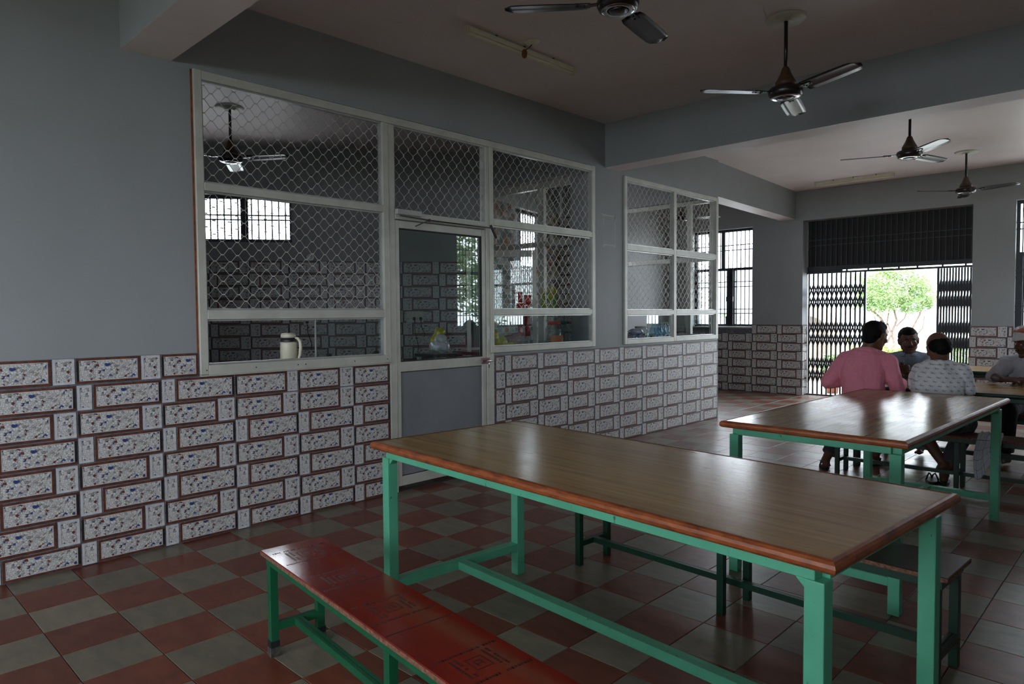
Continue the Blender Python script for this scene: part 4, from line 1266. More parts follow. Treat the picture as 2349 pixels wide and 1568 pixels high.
def hand(m, wrist, d, nrm, side, k=1.0, curl=0.5):
    """wrist point, d pointing direction, nrm back-of-hand normal, side = thumb side (+1/-1)"""
    w = Vector(wrist); d = Vector(d).normalized(); n = Vector(nrm); n = (n - d * n.dot(d)).normalized(); s = d.cross(n) * side
    pc = w + d * 0.048 * k
    for a in (-0.027, -0.009, 0.009, 0.027):
        cap(m, w + s * a * 0.6 * k, w + d * 0.085 * k + s * a * k, 0.013 * k, 0.0105 * k, 8)
    for a, L_ in ((0.030, 0.070), (0.010, 0.078), (-0.010, 0.073), (-0.029, 0.056)):
        b = w + d * 0.088 * k + s * a * k
        d1 = (d * math.cos(curl * 0.5) - n * math.sin(curl * 0.5)); d2 = (d * math.cos(curl * 1.3) - n * math.sin(curl * 1.3)); d3 = (d * math.cos(curl * 2.0) - n * math.sin(curl * 2.0))
        p1 = b + d1 * L_ * 0.45 * k; p2 = p1 + d2 * L_ * 0.32 * k; p3 = p2 + d3 * L_ * 0.23 * k
        cap(m, b, p1, 0.0098 * k, 0.009 * k, 8); cap(m, p1, p2, 0.009 * k, 0.0082 * k, 8); cap(m, p2, p3, 0.0082 * k, 0.007 * k, 8)
    t0 = w + d * 0.022 * k + s * 0.026 * k
    t1 = t0 + (d * 0.6 + s * 0.7 - n * 0.25).normalized() * 0.042 * k; t2 = t1 + (d * 0.85 + s * 0.25 - n * 0.35).normalized() * 0.032 * k
    cap(m, t0, t1, 0.013 * k, 0.011 * k, 8); cap(m, t1, t2, 0.011 * k, 0.0085 * k, 8)
def head_matrix(c, az, pitch, roll=0.0, k=1.0):
    return Matrix.Translation(Vector(c)) @ Matrix.Rotation(az - PI / 2, 4, 'Z') @ Matrix.Rotation(-pitch, 4, 'X') @ Matrix.Rotation(roll, 4, 'Y') @ Matrix.Scale(k, 4)
def hb(m, H, c, r, k, seg=16, rings=12, tilt=None):
    rot = H.to_3x3().normalized()
    if tilt is not None: rot = rot @ tilt
    m.ball(H @ Vector(c), tuple(x * k for x in r), 0, seg, rings, rot)
def head(m, H, k):
    P = lambda x, y, z: H @ Vector((x, y, z))
    hb(m, H, (0, -0.014, 0.030), (0.076, 0.094, 0.086), k); hb(m, H, (0, 0.020, -0.030), (0.060, 0.066, 0.078), k)
    cap(m, P(0, 0.056, -0.094), P(0, 0.048, -0.09), 0.023 * k)
    for s in (-1, 1):
        cap(m, P(s * .058, -.008, -.030), P(s * .050, .012, -.066), 0.017 * k, 0.018 * k); cap(m, P(s * .050, .012, -.066), P(s * .016, .052, -.092), 0.018 * k, 0.019 * k)
        m.ball(P(s * .038, .056, -.024), 0.025 * k, 0, 12, 8)
        hb(m, H, (s * .079, -.006, -.008), (.010, .020, .031), k, 12, 8, Matrix.Rotation(s * 0.25, 3, 'Z'))
        hb(m, H, (s * .084, -.012, .008), (.008, .014, .018), k, 10, 8)
        m.ball(P(s * .011, .094, -.027), 0.0085 * k, 0, 10, 8)
        cap(m, P(s * .014, .082, .022), P(s * .042, .070, .024), 0.0095 * k, 0.008 * k)
        hb(m, H, (s * .032, .070, .004), (.014, .011, .009), k, 10, 8)
    cap(m, P(0, .080, .014), P(0, .101, -.020), 0.008 * k, 0.0125 * k)
    hb(m, H, (0, .082, -.054), (.024, .010, .0055), k, 12, 8); hb(m, H, (0, .079, -.064), (.020, .011, .0065), k, 12, 8)
def eyes(H, k, parent):
    m = MB(); rot = H.to_3x3().normalized()
    for s in (-1, 1):
        m.ball(H @ Vector((s * .031, .074, .005)), tuple(x * k for x in (.0125, .0085, .0052)), 0, 10, 8, rot)
        m.ball(H @ Vector((s * .031, .0805, .005)), tuple(x * k for x in (.0052, .003, .0048)), 1, 10, 6, rot)
    m.build('eyes', ['white_plastic', 'rubber'], parent)
    for s in (-1, 1):
        m = MB()
        m.tube([H @ Vector((s * .014, .0885, .026)), H @ Vector((s * .030, .087, .031)), H @ Vector((s * .048, .074, .026))], [0.003 * k, 0.0038 * k, 0.002 * k], 6)
        m.build('eyebrow', 'hair', parent)
def moustache(H, k, parent, beard=False):
    m = MB()
    for s in (-1, 1):
        m.tube([H @ Vector((0, .0925, -.044)), H @ Vector((s * .014, .090, -.046)), H @ Vector((s * .027, .080, -.053))], [0.0045 * k, 0.0045 * k, 0.0018 * k], 6)
    m.build('moustache', 'hair', parent)
def sandal(parent, toe, heel, k=1.0, strap=True, mat='tyre'):
    toe = Vector(toe); heel = Vector(heel); d = toe - heel; d.z = 0; L_ = d.length; d.normalize(); s = Vector((-d.y, d.x, 0))
    z0 = heel.z
    m = MB(); n = 16; vs = []
    for lv in (0.001, 0.022):
        for i in range(n):
            a = 2 * PI * i / n
            w = 0.046 if math.cos(a) > 0 else 0.036
            p = heel + d * (L_ / 2 + L_ / 2 * math.cos(a)) + s * w * k * math.sin(a)
            vs.append((p.x, p.y, z0 + lv + (heel.z - z0)))
    fs = [tuple(range(n))[::-1], tuple(range(n, 2 * n))] + [(i, (i + 1) % n, n + (i + 1) % n, n + i) for i in range(n)]
    m.add(vs, fs)
    if strap:
        for sg2 in (-1, 1):
            A = heel + d * L_ * 0.78 + Vector((0, 0, 0.022)); B = heel + d * L_ * 0.42 + s * sg2 * 0.040 * k + Vector((0, 0, 0.022))
            C_ = (A + B) / 2 + Vector((0, 0, 0.045 * k))
            m.tube([A, A * .6 + C_ * .4 + Vector((0, 0, .012)), C_, B * .6 + C_ * .4 + Vector((0, 0, .006)), B], 0.0065, 6)
    return m.build('sandal', mat, parent)

KB = 1.08
def person(label, base, P, head_c, az, pitch, roll, skinm, shirt, pants, sleeve, hairf, extras, barefoot=(0.0, 0.0), group='men seated at the dark green table', fat=1.0, seed=0.0, lower=1.0):
    """P holds the joints in world space; every mesh hangs from an Empty at the seat"""
    t = thing('person', label, 'person', base, 0, group)
    off = Vector(base)
    W = {k: Vector(v) - off for k, v in P.items() if k[:2] != 'hd' and k != 'front'}
    H = head_matrix(Vector(head_c) - off, az, pitch, roll, KB)
    k = KB
    # --- body
    m = MB()
    head(m, H, k)
    cap(m, W['neck'], H @ Vector((0, -.022, -.05)), 0.058 * k, 0.054 * k)
    def torso(m, g):
        yawv = (W['shR'] - W['shL']); yw = math.atan2(yawv.y, yawv.x); rot = Matrix.Rotation(yw, 3, 'Z')
        pel, nk = W['pelvis'], W['neck']
        prof = ((0.0, .158, .122), (0.2, .148 * fat, .118 * fat), (0.45, .150 * fat, .118 * fat), (0.68, .160 * (1 + fat) / 2, .114), (0.84, .150, .100), (0.95, .11, .08))
        NB = 22
        for q in range(NB):
            s = 0.95 * q / (NB - 1)
            for (s0, a0, b0), (s1, a1, b1_) in zip(prof, prof[1:]):
                if s0 <= s <= s1 + 1e-9:
                    f = (s - s0) / (s1 - s0); rx, ry = a0 + (a1 - a0) * f, b0 + (b1_ - b0) * f
            c = pel.lerp(nk, s) + Vector((0, -0.025 * math.sin(PI * s), 0)) * (1 if P['front'][0] > 0 else -1)
            m.ball(c, (rx * k + g, ry * k + g, 0.05 * k + g), 0, 24, 10, rot)
        cap(m, W['shL'], W['shR'], 0.056 * k + g, 0.056 * k + g, 16)
        for sh in ('shL', 'shR'): cap(m, W[sh].lerp(nk, 0.25), nk + Vector((0, 0, -0.01)), 0.050 * k + g, 0.048 * k + g, 14)
    torso(m, 0.0)
    for sd in 'LR':
        sh, el, wr = W['sh' + sd], W['el' + sd], W['wr' + sd]
        cap(m, sh, el, 0.055 * k, 0.042 * k); cap(m, el, wr, 0.042 * k, 0.027 * k)
        hd = P['hd' + sd]
        hand(m, wr, hd[0], hd[1], hd[2], k * 1.02, hd[3])
        hp, kn, an, to = W['hp' + sd], W['kn' + sd], W['an' + sd], W['to' + sd]
        cap(m, hp, kn, 0.085 * k, 0.056 * k); cap(m, kn, kn.lerp(an, 0.35), 0.055 * k, 0.055 * k); cap(m, kn.lerp(an, 0.35), an, 0.055 * k, 0.034 * k)
        fd = (to - an); fdn = Vector((fd.x, fd.y, 0)).normalized()
        heel = an - fdn * 0.035 + Vector((0, 0, -0.035))
        cap(m, heel, an, 0.030 * k, 0.036 * k); cap(m, an, to - fdn * 0.05, 0.034 * k, 0.022 * k); cap(m, heel, to - fdn * .04, 0.027 * k, 0.024 * k)
        sv = Vector((-fdn.y, fdn.x, 0))
        for j, (a, L_) in enumerate(((0.028, .03), (.012, .026), (-.002, .023), (-.015, .019), (-.027, .014))):
            a = a if sd == 'R' else -a
            cap(m, to - fdn * 0.05 + sv * a, to - fdn * (0.028 - L_) + sv * a, 0.012 * k, (0.0115 if j == 0 else 0.0085) * k, 8)
    fuse(m, 'body', skinm, t, 0.0072, 3)
    eyes(H, k, t)
    # --- shirt
    m = MB(); torso(m, 0.016)
    for sd in 'LR':
        sh, el, wr = W['sh' + sd], W['el' + sd], W['wr' + sd]
        f = sleeve[0 if sd == 'L' else 1]
        if f <= 1: cap(m, sh, sh.lerp(el, f), 0.068 * k, (0.068 - 0.008 * f) * k, 16)
        else:
            cap(m, sh, el, 0.068 * k, 0.054 * k, 16); m.tube([el, el.lerp(wr, f - 1)], [0.054 * k, 0.043 * k], 16); m.ball(el, 0.054 * k, 0, 16, 10)
    pel = W['pelvis']
    m.ball(pel + Vector((0, 0, 0.0)), (0.185 * k * fat, 0.155 * k, 0.092), 0, 20, 10)
    fo = folds(None, 0.013, 6.5, seed)
    fuse(m, 'shirt', shirt, t, 0.0085, 3, fo)
    m = MB()        # collar: a band round the neck, open at the throat, with a turned-down leaf
    nk = W['neck']; up = ((H @ Vector((0, -.02, -.05))) - nk).normalized()
    fa = P['front'][0]; n = 22; vs = []
    for i in range(n + 1):
        a = fa + 0.30 + (2 * PI - 0.60) * i / n
        u = Vector((math.cos(a), math.sin(a), 0))
        bk = max(0.0, -math.cos(a - fa))
        r = 0.070 * k
        z = 0.030 + 0.022 * bk
        top = nk + up * z * k + u * r
        vs += [top - u * 0.004, top + u * 0.004 , top + u * (0.020 + .004 * bk) - Vector((0, 0, 0.036 + .010 * bk)), top + u * (0.012) - Vector((0, 0, 0.034 + .010 * bk)), top - u * .004 - Vector((0, 0, .045))]
    fs = []
    for i in range(n):
        for j in range(5):
            fs.append((i * 5 + j, i * 5 + (j + 1) % 5, (i + 1) * 5 + (j + 1) % 5, (i + 1) * 5 + j))
    fs += [tuple(range(5))[::-1], tuple(range(n * 5, n * 5 + 5))]
    m.add(vs, fs, 0, True); m.build('collar', shirt, t)
    # --- trousers
    m = MB()
    m.ball(W['pelvis'] + Vector((0, 0.01, -0.035)), (0.172 * k, 0.135 * k, 0.075 * k), 0, 20, 10)
    for j, sd in enumerate('LR'):
        hp, kn, an = W['hp' + sd], W['kn' + sd], W['an' + sd]
        cap(m, hp, kn, 0.094 * k, 0.072 * k, 16)
        e = kn.lerp(an, 1.0 - barefoot[j])
        m.tube([kn, e], [0.070 * k, 0.060 * k], 16)
        if barefoot[j] > 0.2: m.tube([e.lerp(kn, 0.14), e], [0.066 * k, 0.068 * k], 16)
    fuse(m, 'trousers', pants, t, 0.009, 3, folds(None, 0.006, 8, seed + 3))
    # --- hair
    m = MB()
    for c, r in hairf: hb(m, H, c, r, k, 18, 12)
    def hairdisp(co): return 0.002 * noise.noise(co * 60) + 0.0015 * noise.noise(co * 150)
    fuse(m, 'hair', 'hair', t, 0.006, 1, hairdisp)
    extras(t, H, k, W, off)
    return t

FULL = [((0, -.030, .038), (.084, .092, .087)), ((0, .010, .082), (.062, .070, .040)), ((0, -.060, -.02), (.066, .052, .055))]
BALD = [((0, -.036, .012), (.0845, .084, .066)), ((0, -.066, -.022), (.064, .048, .050))]
# 1 man in pink, back to the camera
def ex1(t, H, k, W, off):
    m = MB(); rr = random.Random(5)
    for i in range(60):
        a = rr.uniform(0, 2 * PI); r = rr.uniform(0, .055)
        p = Vector((r * math.cos(a), r * math.sin(a) + .01, .112 - r * .35))
        q = p + Vector((rr.uniform(.0, .03) , rr.uniform(.0, .05), rr.uniform(.008, .028)))
        m.tube([H @ p, H @ ((p + q) / 2 + Vector((0, 0, .006))), H @ q], [0.0016, 0.0013, 0.0006], 4)
    m.build('hair_strands', 'hair', t)
    sandal(t, Vector((2.245, 5.90, 0.0)) - off, Vector((2.335, 5.68, 0.0)) - off, k)
    sandal(t, Vector((2.575, 6.36, 0.0)) - off, Vector((2.61, 6.12, 0.0)) - off, k)
person('man in a pink shirt with his back turned, left elbow out, nearest the gate', (2.64, 5.70, 0.445),
       dict(pelvis=(2.62, 5.73, .55), neck=(2.628, 5.80, 1.075), shL=(2.462, 5.79, 1.005), shR=(2.812, 5.79, .985),
            elL=(2.345, 5.70, .80), wrL=(2.52, 5.99, .815), elR=(2.872, 5.83, .76), wrR=(2.83, 6.11, .805),
            hdL=((0.8, .6, -.05), (0, 0, 1), -1, .5), hdR=((-.35, .9, -.05), (0, 0, 1), 1, .45),
            hpL=(2.54, 5.72, .53), hpR=(2.73, 5.72, .53), knL=(2.42, 6.06, .53), knR=(2.70, 6.10, .53),
            anL=(2.315, 5.74, .085), toL=(2.245, 5.885, .045), anR=(2.60, 6.19, .085), toR=(2.578, 6.345, .045), front=(R(80),)),
       (2.694, 5.83, 1.213), R(62), R(12), 0, 'skin_a', 'pink', 'trousers', (1.85, 1.8), FULL, ex1, (0.12, 0.12), fat=0.97, seed=1.3)
# 2 man in the printed shirt, back to the camera
def ex3(t, H, k, W, off):
    sandal(t, Vector((3.20, 5.96, 0.0)) - off, Vector((3.255, 5.74, 0.0)) - off, k, False)
person('balding man in a white printed shirt with his back turned, ankles crossed under the bench', (3.19, 5.70, 0.445),
       dict(pelvis=(3.195, 5.74, .55), neck=(3.175, 5.82, .985), shL=(3.045, 5.84, .925), shR=(3.335, 5.82, .935),
            elL=(2.995, 5.92, .80), wrL=(3.06, 6.19, .815), elR=(3.385, 5.84, .80), wrR=(3.30, 6.15, .82),
            hdL=((.3, .9, -.05), (0, 0, 1), -1, .5), hdR=((-.5, .8, -.05), (0, 0, 1), 1, .45),
            hpL=(3.10, 5.73, .53), hpR=(3.30, 5.73, .53), knL=(2.96, 5.98, .50), knR=(3.36, 5.98, .50),
            anL=(3.225, 5.84, .16), toL=(3.30, 5.95, .115), anR=(3.225, 5.86, .075), toR=(3.20, 5.99, .045), front=(R(100),)),
       (3.178, 5.80, 1.128), R(128), R(16), R(-6), 'skin_a', 'printed', 'trousers_grey', (1.0, 1.35), BALD, ex3, (0.45, 0.22), fat=1.09, seed=7.7)
# 3 man facing the camera
def ex2(t, H, k, W, off):
    moustache(H, k, t)
    m = MB()
    for z in (0.0, -0.07, -0.14, -0.21):
        c = Vector((2.635, 6.935, 0.93 + z)) - off
        m.ball(c, (0.006, 0.004, 0.006), 0, 8, 6)
    m.build('button', 'white_plastic', t)
person('man in a dotted blue shirt facing the camera across the table, hands raised', (2.62, 7.33, 0.445),
       dict(pelvis=(2.63, 7.34, .55), neck=(2.645, 7.10, .985), shL=(2.80, 7.14, .935), shR=(2.465, 7.14, .925),
            elL=(2.84, 6.98, .795), wrL=(2.70, 6.80, .83), elR=(2.43, 6.98, .795), wrR=(2.60, 6.80, .825),
            hdL=((-.5, -.4, .35), (0.2, -.8, .4), 1, .9), hdR=((.5, -.4, .3), (-.2, -.8, .4), -1, .9),
            hpL=(2.73, 7.34, .53), hpR=(2.54, 7.34, .53), knL=(2.76, 6.95, .53), knR=(2.50, 6.95, .53),
            anL=(2.78, 7.0, .085), toL=(2.80, 6.85, .045), anR=(2.47, 7.0, .085), toR=(2.44, 6.85, .045), front=(R(-88),)),
       (2.654, 7.02, 1.135), R(-66), R(8), R(5), 'skin_b', 'dotted', 'trousers', (0.95, 0.95), FULL, ex2, (0.1, 0.1), fat=1.0, seed=4.1)
# 4 man with the turban
def ex4(t, H, k, W, off):
    m = MB()
    for i in range(5):
        pts = []; rs = []
        for j in range(25):
            a = 2 * PI * j / 24
            tilt = (i - 2) * 0.16
            pts.append(H @ Vector((math.sin(a) * (.088 - i * .004), math.cos(a) * (.104 - i * .004) - .016, .040 + i * 0.018 + math.cos(a + i) * 0.012 + math.sin(a) * tilt * 0.05)))
            rs.append(0.0175 * k)
        m.tube(pts, rs, 10, 0, True)
    tb = m.build('turban', 'turban', t)
    m = MB(); hb(m, H, (0, -.016, .098), (.088, .100, .046), k)
    m.tube([H @ Vector((math.sin(a) * .084, math.cos(a) * .098 - .016, .118)) for a in [2 * PI * j / 24 for j in range(25)]], 0.010, 8)
    m.build('turban_crown', 'turban_red', tb)
    moustache(H, k, t)
person('man in a white shirt and wrapped turban with clasped hands, cut by the right edge', (3.64, 7.36, 0.445),
       dict(pelvis=(3.66, 7.36, .55), neck=(3.625, 7.21, .975), shL=(3.78, 7.25, .93), shR=(3.455, 7.21, .935),
            elL=(3.88, 7.02, .81), wrL=(3.68, 6.92, .80), elR=(3.37, 7.02, .81), wrR=(3.45, 6.88, .80),
            hdL=((-.95, -.1, .05), (0.0, -.4, .9), 1, .75), hdR=((.85, .0, .05), (0, -.4, .9), -1, .75),
            hpL=(3.76, 7.36, .53), hpR=(3.56, 7.36, .53), knL=(3.80, 6.95, .53), knR=(3.50, 6.95, .53),
            anL=(3.82, 6.98, .085), toL=(3.84, 6.83, .045), anR=(3.48, 6.98, .085), toR=(3.44, 6.84, .045), front=(R(-100),)),
       (3.602, 7.12, 1.120), R(-136), R(6), 0, 'skin_c', 'white_cotton', 'trousers', (1.12, 1.12), BALD, ex4, (0.1, 0.1), fat=1.0, seed=9.0)

# loose slipper and towel
sl = thing('slipper', 'empty black thong slipper on the floor beside the crossed feet', 'slipper', (3.145, 5.83, 0))
sandal(sl, Vector((-0.03, 0.11, 0)), Vector((0.03, -0.11, 0)), 1.1)
def towel_mesh():
    bm = bmesh.new(); uvl = bm.loops.layers.uv.new('UVMap')
    nu, nv = 34, 44; g = []
    for i in range(nu + 1):
        row = []
        for j in range(nv + 1):
            u, v = i / nu, j / nv
            s = v * 0.62
            fold = 0.020 * math.sin(u * 21 + v * 2.5) + 0.010 * math.sin(u * 39 + v * 5)
            x = (u - 0.5) * (0.17 + 0.05 * v) + 0.012 * math.sin(v * 7)
            if s < 0.20: y, z = 0.16 - s, 0.010 + abs(fold) * 0.9 + 0.012 * math.sin(v * 25 + u * 9) ** 2
            elif s < 0.24:
                a = (s - 0.20) / 0.04 * PI / 2; y = -0.04 - 0.018 * math.sin(a) ; z = 0.012 - 0.02 * (1 - math.cos(a)) + abs(fold) * 0.5 * (1 - a / 1.6)
            else:
                y = -0.060 - abs(fold) - 0.02 * (s - .24); z = -0.010 - (s - 0.24) * (0.72 + 0.28 * math.sin(u * 5 + 1.0))
            row.append(bm.verts.new((x, y, z)))
        g.append(row)
    for i in range(nu):
        for j in range(nv):
            f = bm.faces.new((g[i][j], g[i + 1][j], g[i + 1][j + 1], g[i][j + 1])); f.smooth = True
            for l, (a, c) in zip(f.loops, ((i, j), (i + 1, j), (i + 1, j + 1), (i, j + 1))): l[uvl].uv = (a / nu, c / nv * 1.6)
    return bm
tw = shape_from(towel_mesh(), 'towel', 'towel')
tw.location = (3.575, 5.605, 0.447); tw.rotation_euler = (0, 0, R(4)); tw.scale = (0.82, 1, 0.80)
sd_ = tw.modifiers.new('t', 'SOLIDIFY'); sd_.thickness = 0.003
tag(tw, 'white towel with blue check lines hanging over the bench beside the printed shirt', 'towel')

# ================================================================== KITCHEN AND COUNTER THINGS
for lab, ya, yb in (('black granite serving counter behind the left screen, under the jug', 0.98, 2.56), ('black granite counter under the jars and bags, right of the door', 3.70, 5.40),
                    ('black granite counter behind the second screen, under the water bottles', 5.70, 7.84)):
    ct = thing('counter', lab, 'counter', (-0.27, (ya + yb) / 2, 0)); hw = (yb - ya) / 2
    MB().box(-0.22, 0.215, -hw, hw, 1.045, 1.075).build('slab', 'granite', ct, bevel=0.003)
    for y in (-hw + .05, hw - .05): MB().box(-0.2, -0.15, y - 0.025, y + 0.025, 0, 1.045).build('leg', 'alum', ct)
CT = 1.076
# vacuum jug
def jug():
    t = thing('vacuum_jug', 'cream vacuum jug with black collar and handle on the counter behind the left screen', 'jug', (-0.09, 1.765, CT))
    MB().lathe([(0.0, 0.0), (0.052, 0.0), (0.060, 0.004), (0.060, 0.15), (0.058, 0.165), (0.0, 0.165)], 32).build('jug_body', 'cream', t)
    MB().lathe([(0.0555, 0.166), (0.056, 0.170), (0.055, 0.195), (0.0, 0.195)], 32).build('collar', 'tape_black', t)
    MB().lathe([(0.0, 0.196), (0.054, 0.196), (0.055, 0.215), (0.046, 0.228), (0.0, 0.231)], 32).build('lid', 'cream', t)
    m = MB(); a = R(35); c, s = math.cos(a), math.sin(a)
    pts = [(0.052, .195), (0.075, .190), (0.092, .165), (0.095, .12), (0.088, .07), (0.072, .03), (0.058, .022)]
    m.tube([(r * c, r * s, z) for r, z in pts], [0.008, 0.010, 0.012, 0.012, 0.011, 0.010, 0.007], 10); m.build('handle', 'cream', t)
    m = MB(); m.lathe([(0.0, 0), (0.006, 0), (0.006, .004), (0, .005)], 10, 0, (0.0, 0.0, 0.2305)); m.build('button', 'tape_black', t)
jug()
t = thing('paper_sheet', 'crumpled white paper on the counter near the screen mullion', 'paper', (-0.14, 2.30, CT))
MB().add([(-0.05, -0.07, 0.001), (0.04, -0.05, 0.001), (0.05, 0.06, 0.001), (-0.03, 0.05, 0.03), (0, 0, 0.035)], [(0, 1, 4), (1, 2, 4), (2, 3, 4), (3, 0, 4)]).build('sheet', 'white_plastic', t)
# jars
def jar(label, y, x, r, h, lidm, lab=False):
    t = thing('plastic_jar', label, 'jar', (x, y, CT), 0, 'jars behind the counter screen')
    n = 28
    MB().lathe([(0.0, 0.002), (r * .9, 0.002), (r, 0.012), (r, h * .18), (r * .975, h * .2), (r, h * .22), (r, h * .55), (r * .975, h * .57), (r, h * .59), (r * .98, h * .72), (r * .72, h * .86), (r * .66, h * .88), (r * .66, h * .9)], n).build('jar_body', 'plastic_clear', t)
    MB().lathe([(0.0, h * .87), (r * .72, h * .87), (r * .74, h * .89), (r * .74, h * .985), (r * .70, h), (0.0, h)], n).build('lid', lidm, t)
    if lab:
        m = MB(); vs = []
        for i in range(13):
            a = R(-75 + i * 9)
            for z in (h * .12, h * .46): vs.append((r * 1.004 * math.cos(a), r * 1.004 * math.sin(a), z))
        m.add(vs, [(i * 2, i * 2 + 2, i * 2 + 3, i * 2 + 1) for i in range(12)], 0, True)
        m.build('label_wrap', 'label_orange', t)
        m = MB(); vs = []
        for i in range(5):
            a = R(4 + i * 9)
            for z in (h * .15, h * .36): vs.append((r * 1.008 * math.cos(a), r * 1.008 * math.sin(a), z))
        m.add(vs, [(i * 2, i * 2 + 2, i * 2 + 3, i * 2 + 1) for i in range(4)], 0, True); m.build('label_patch', 'white_plastic', t)
M['label_orange'] = simple('orange_label', (0.75, 0.22, 0.05, 1), (0.65, 0.16, 0.03, 1), 0.5, 20)
M['lid_red'] = simple('red_lid', (0.52, 0.02, 0.02, 1), (0.4, 0.015, 0.015, 1), 0.35, 20)
M['lid_green'] = simple('green_lid', (0.01, 0.28, 0.15, 1), (0.01, 0.2, 0.11, 1), 0.35, 20)
jar('large clear jar with red lid and orange label behind the right pane', 4.93, -0.235, 0.098, 0.275, 'lid_red', True)
jar('large clear jar with green lid beside the red lidded jar', 5.145, -0.33, 0.094, 0.275, 'lid_green')
def lumpy(name, label, cat, loc, blobs, mat, amp=0.012, sc=9, vox=0.01, seed=0, group=None, part=None):
    m = MB()
    for c, r in blobs: m.ball(c, r, 0, 16, 10)
    o = fuse(m, name, mat, None, vox, 2, lambda co: amp * noise.noise(co * sc + Vector((seed, 0, 0))) + amp * .5 * noise.noise(co * sc * 2.7))
    o.location = loc
    zmin = min(v.co.z for v in o.data.vertices)
    for v in o.data.vertices: v.co.z -= zmin
    tag(o, label, cat, group)
    return o
def crinkle(name, c1, c2, rough=0.25, sc=24):
    t = NT(name); v = t.coord()
    f = t.voro(v, sc)
    t.set(Base_Color=t.ramp(t.noise(v, 7, 4), [(0.35, c1), (0.62, c2)]), Roughness=rough, Specular_IOR_Level=0.7)
    t.bump(t.math('ADD', f, t.noise(v, 30, 4)), 0.6, 0.012)
    return t.m
M['yellow_bag'] = crinkle('yellow_printed_poly', (0.50, 0.44, 0.02, 1), (0.72, 0.62, 0.04, 1))
M['pink_bag'] = crinkle('pinkish_clear_poly', (0.30, 0.16, 0.14, 1), (0.36, 0.25, 0.22, 1))
M['red_pack'] = crinkle('red_foil_packet', (0.36, 0.01, 0.02, 1), (0.55, 0.05, 0.05, 1), 0.18)
M['green_pack'] = crinkle('green_gold_foil_packet', (0.10, 0.34, 0.04, 1), (0.42, 0.36, 0.04, 1), 0.18, 40)
M['brown_bread'] = crinkle('brown_wrapped_bread', (0.24, 0.09, 0.03, 1), (0.34, 0.17, 0.08, 1))
M['grey_cloth'] = crinkle('grey_sheet', (0.16, 0.16, 0.18, 1), (0.34, 0.35, 0.37, 1), 0.7)
M['white_poly'] = crinkle('white_poly', (0.50, 0.52, 0.55, 1), (0.66, 0.67, 0.70, 1))
M['blue_poly'] = crinkle('lilac_blue_poly', (0.12, 0.16, 0.34, 1), (0.48, 0.52, 0.66, 1), 0.22, 18)
lumpy('poly_bag', 'bulging yellow polythene bag against the pane right of the door', 'bag', (-0.13, 4.03, CT), [((0, -.06, .06), (.075, .12, .075)), ((0, -.14, .10), (.07, .07, .11)), ((0, .08, .03), (.06, .10, .035))], 'yellow_bag', 0.014, 10, 0.009, 1)
lumpy('poly_bag', 'pinkish see-through bag of snacks beside the yellow bag', 'bag', (-0.22, 4.27, CT), [((0, 0, .07), (.08, .12, .075)), ((0.02, .02, .11), (.06, .07, .05))], 'pink_bag', 0.014, 12, 0.009, 2)
lumpy('bread_loaf', 'brown wrapped bread leaning behind the red packets', 'bread', (-0.42, 4.40, CT), [((0, 0, .07), (.07, .10, .07))], 'brown_bread', 0.008, 8, 0.009, 3)
lumpy('folded_sheet', 'grey folded sheet lying before the red lidded jar', 'sheet', (-0.13, 4.66, CT), [((0, 0, .015), (.07, .15, .018)), ((0.0, .03, .035), (.05, .07, .02))], 'grey_cloth', 0.01, 9, 0.008, 4)
lumpy('poly_bag', 'white polythene bag inside near the door handle', 'bag', (-0.33, 3.40, 1.07), [((0, 0, .06), (.09, .10, .06)), ((0, .02, .12), (.05, .06, .06))], 'white_poly', 0.014, 10, 0.01, 6)
stb = thing('side_stool', 'stool holding the bags inside the door', 'stool', (-0.40, 3.45, 0))
MB().box(-0.16, 0.16, -0.16, 0.16, 1.04, 1.069).build('seat', 'granite', stb)
for a in (-.13, .13):
    for c in (-.13, .13): MB().box(a - .015, a + .015, c - .015, c + .015, 0, 1.04).build('leg', 'alum', stb)
lumpy('poly_bag', 'yellow bag standing inside the door near the handle', 'bag', (-0.47, 3.50, 1.07), [((0, 0, .09), (.06, .08, .10)), ((0, .02, .18), (.05, .06, .05))], 'yellow_bag', 0.01, 10, 0.01, 8)
# strips of packets hung on strings
def strip(label, x, y, z0, z1, mat, n, w=0.042):
    t = thing('packet_strip', label, 'packets', (x, y, z1))
    MB().tube([(0, 0, -0.02), (0, 0, 2.928 - z1)], 0.0015, 5).build('string', 'steel_foot', t)
    for i in range(n):
        h = (z1 - z0) / n
        m = MB(); zc = -h * (i + .5); rr = random.Random(i + int(y * 50)); a = rr.uniform(-.5, .5)
        vs = []; fs = []
        for j in range(7):
            s = -1 + j / 3
            th = 0.014 * (1 - s * s) + 0.001
            for u, th2 in ((-w, 0.0008), (-w * .4, th), (w * .4, th), (w, 0.0008)):
                vs.append((th2, u, zc + s * h * .48))
            for u, th2 in ((w, -0.0008), (w * .4, -th), (-w * .4, -th), (-w, -0.0008)):
                vs.append((th2, u, zc + s * h * .48))
        for j in range(6):
            for q in range(8): fs.append((j * 8 + q, j * 8 + (q + 1) % 8, j * 8 + 8 + (q + 1) % 8, j * 8 + 8 + q))
        fs += [tuple(range(8))[::-1], tuple(range(48, 56))]
        m.add(vs, fs, 0, True); p = m.build('packet', mat, t, (0, 0, 0)); p.rotation_euler = (0, 0, a)
for n_, (y, x) in enumerate(((4.44, -.27), (4.55, -.27))):
    strip('string of red foil packets hanging ' + ('in front' if n_ == 0 else 'behind, beside the door post'), x, y, 1.20, 1.66 - .03 * n_, 'red_pack', 4, 0.05)
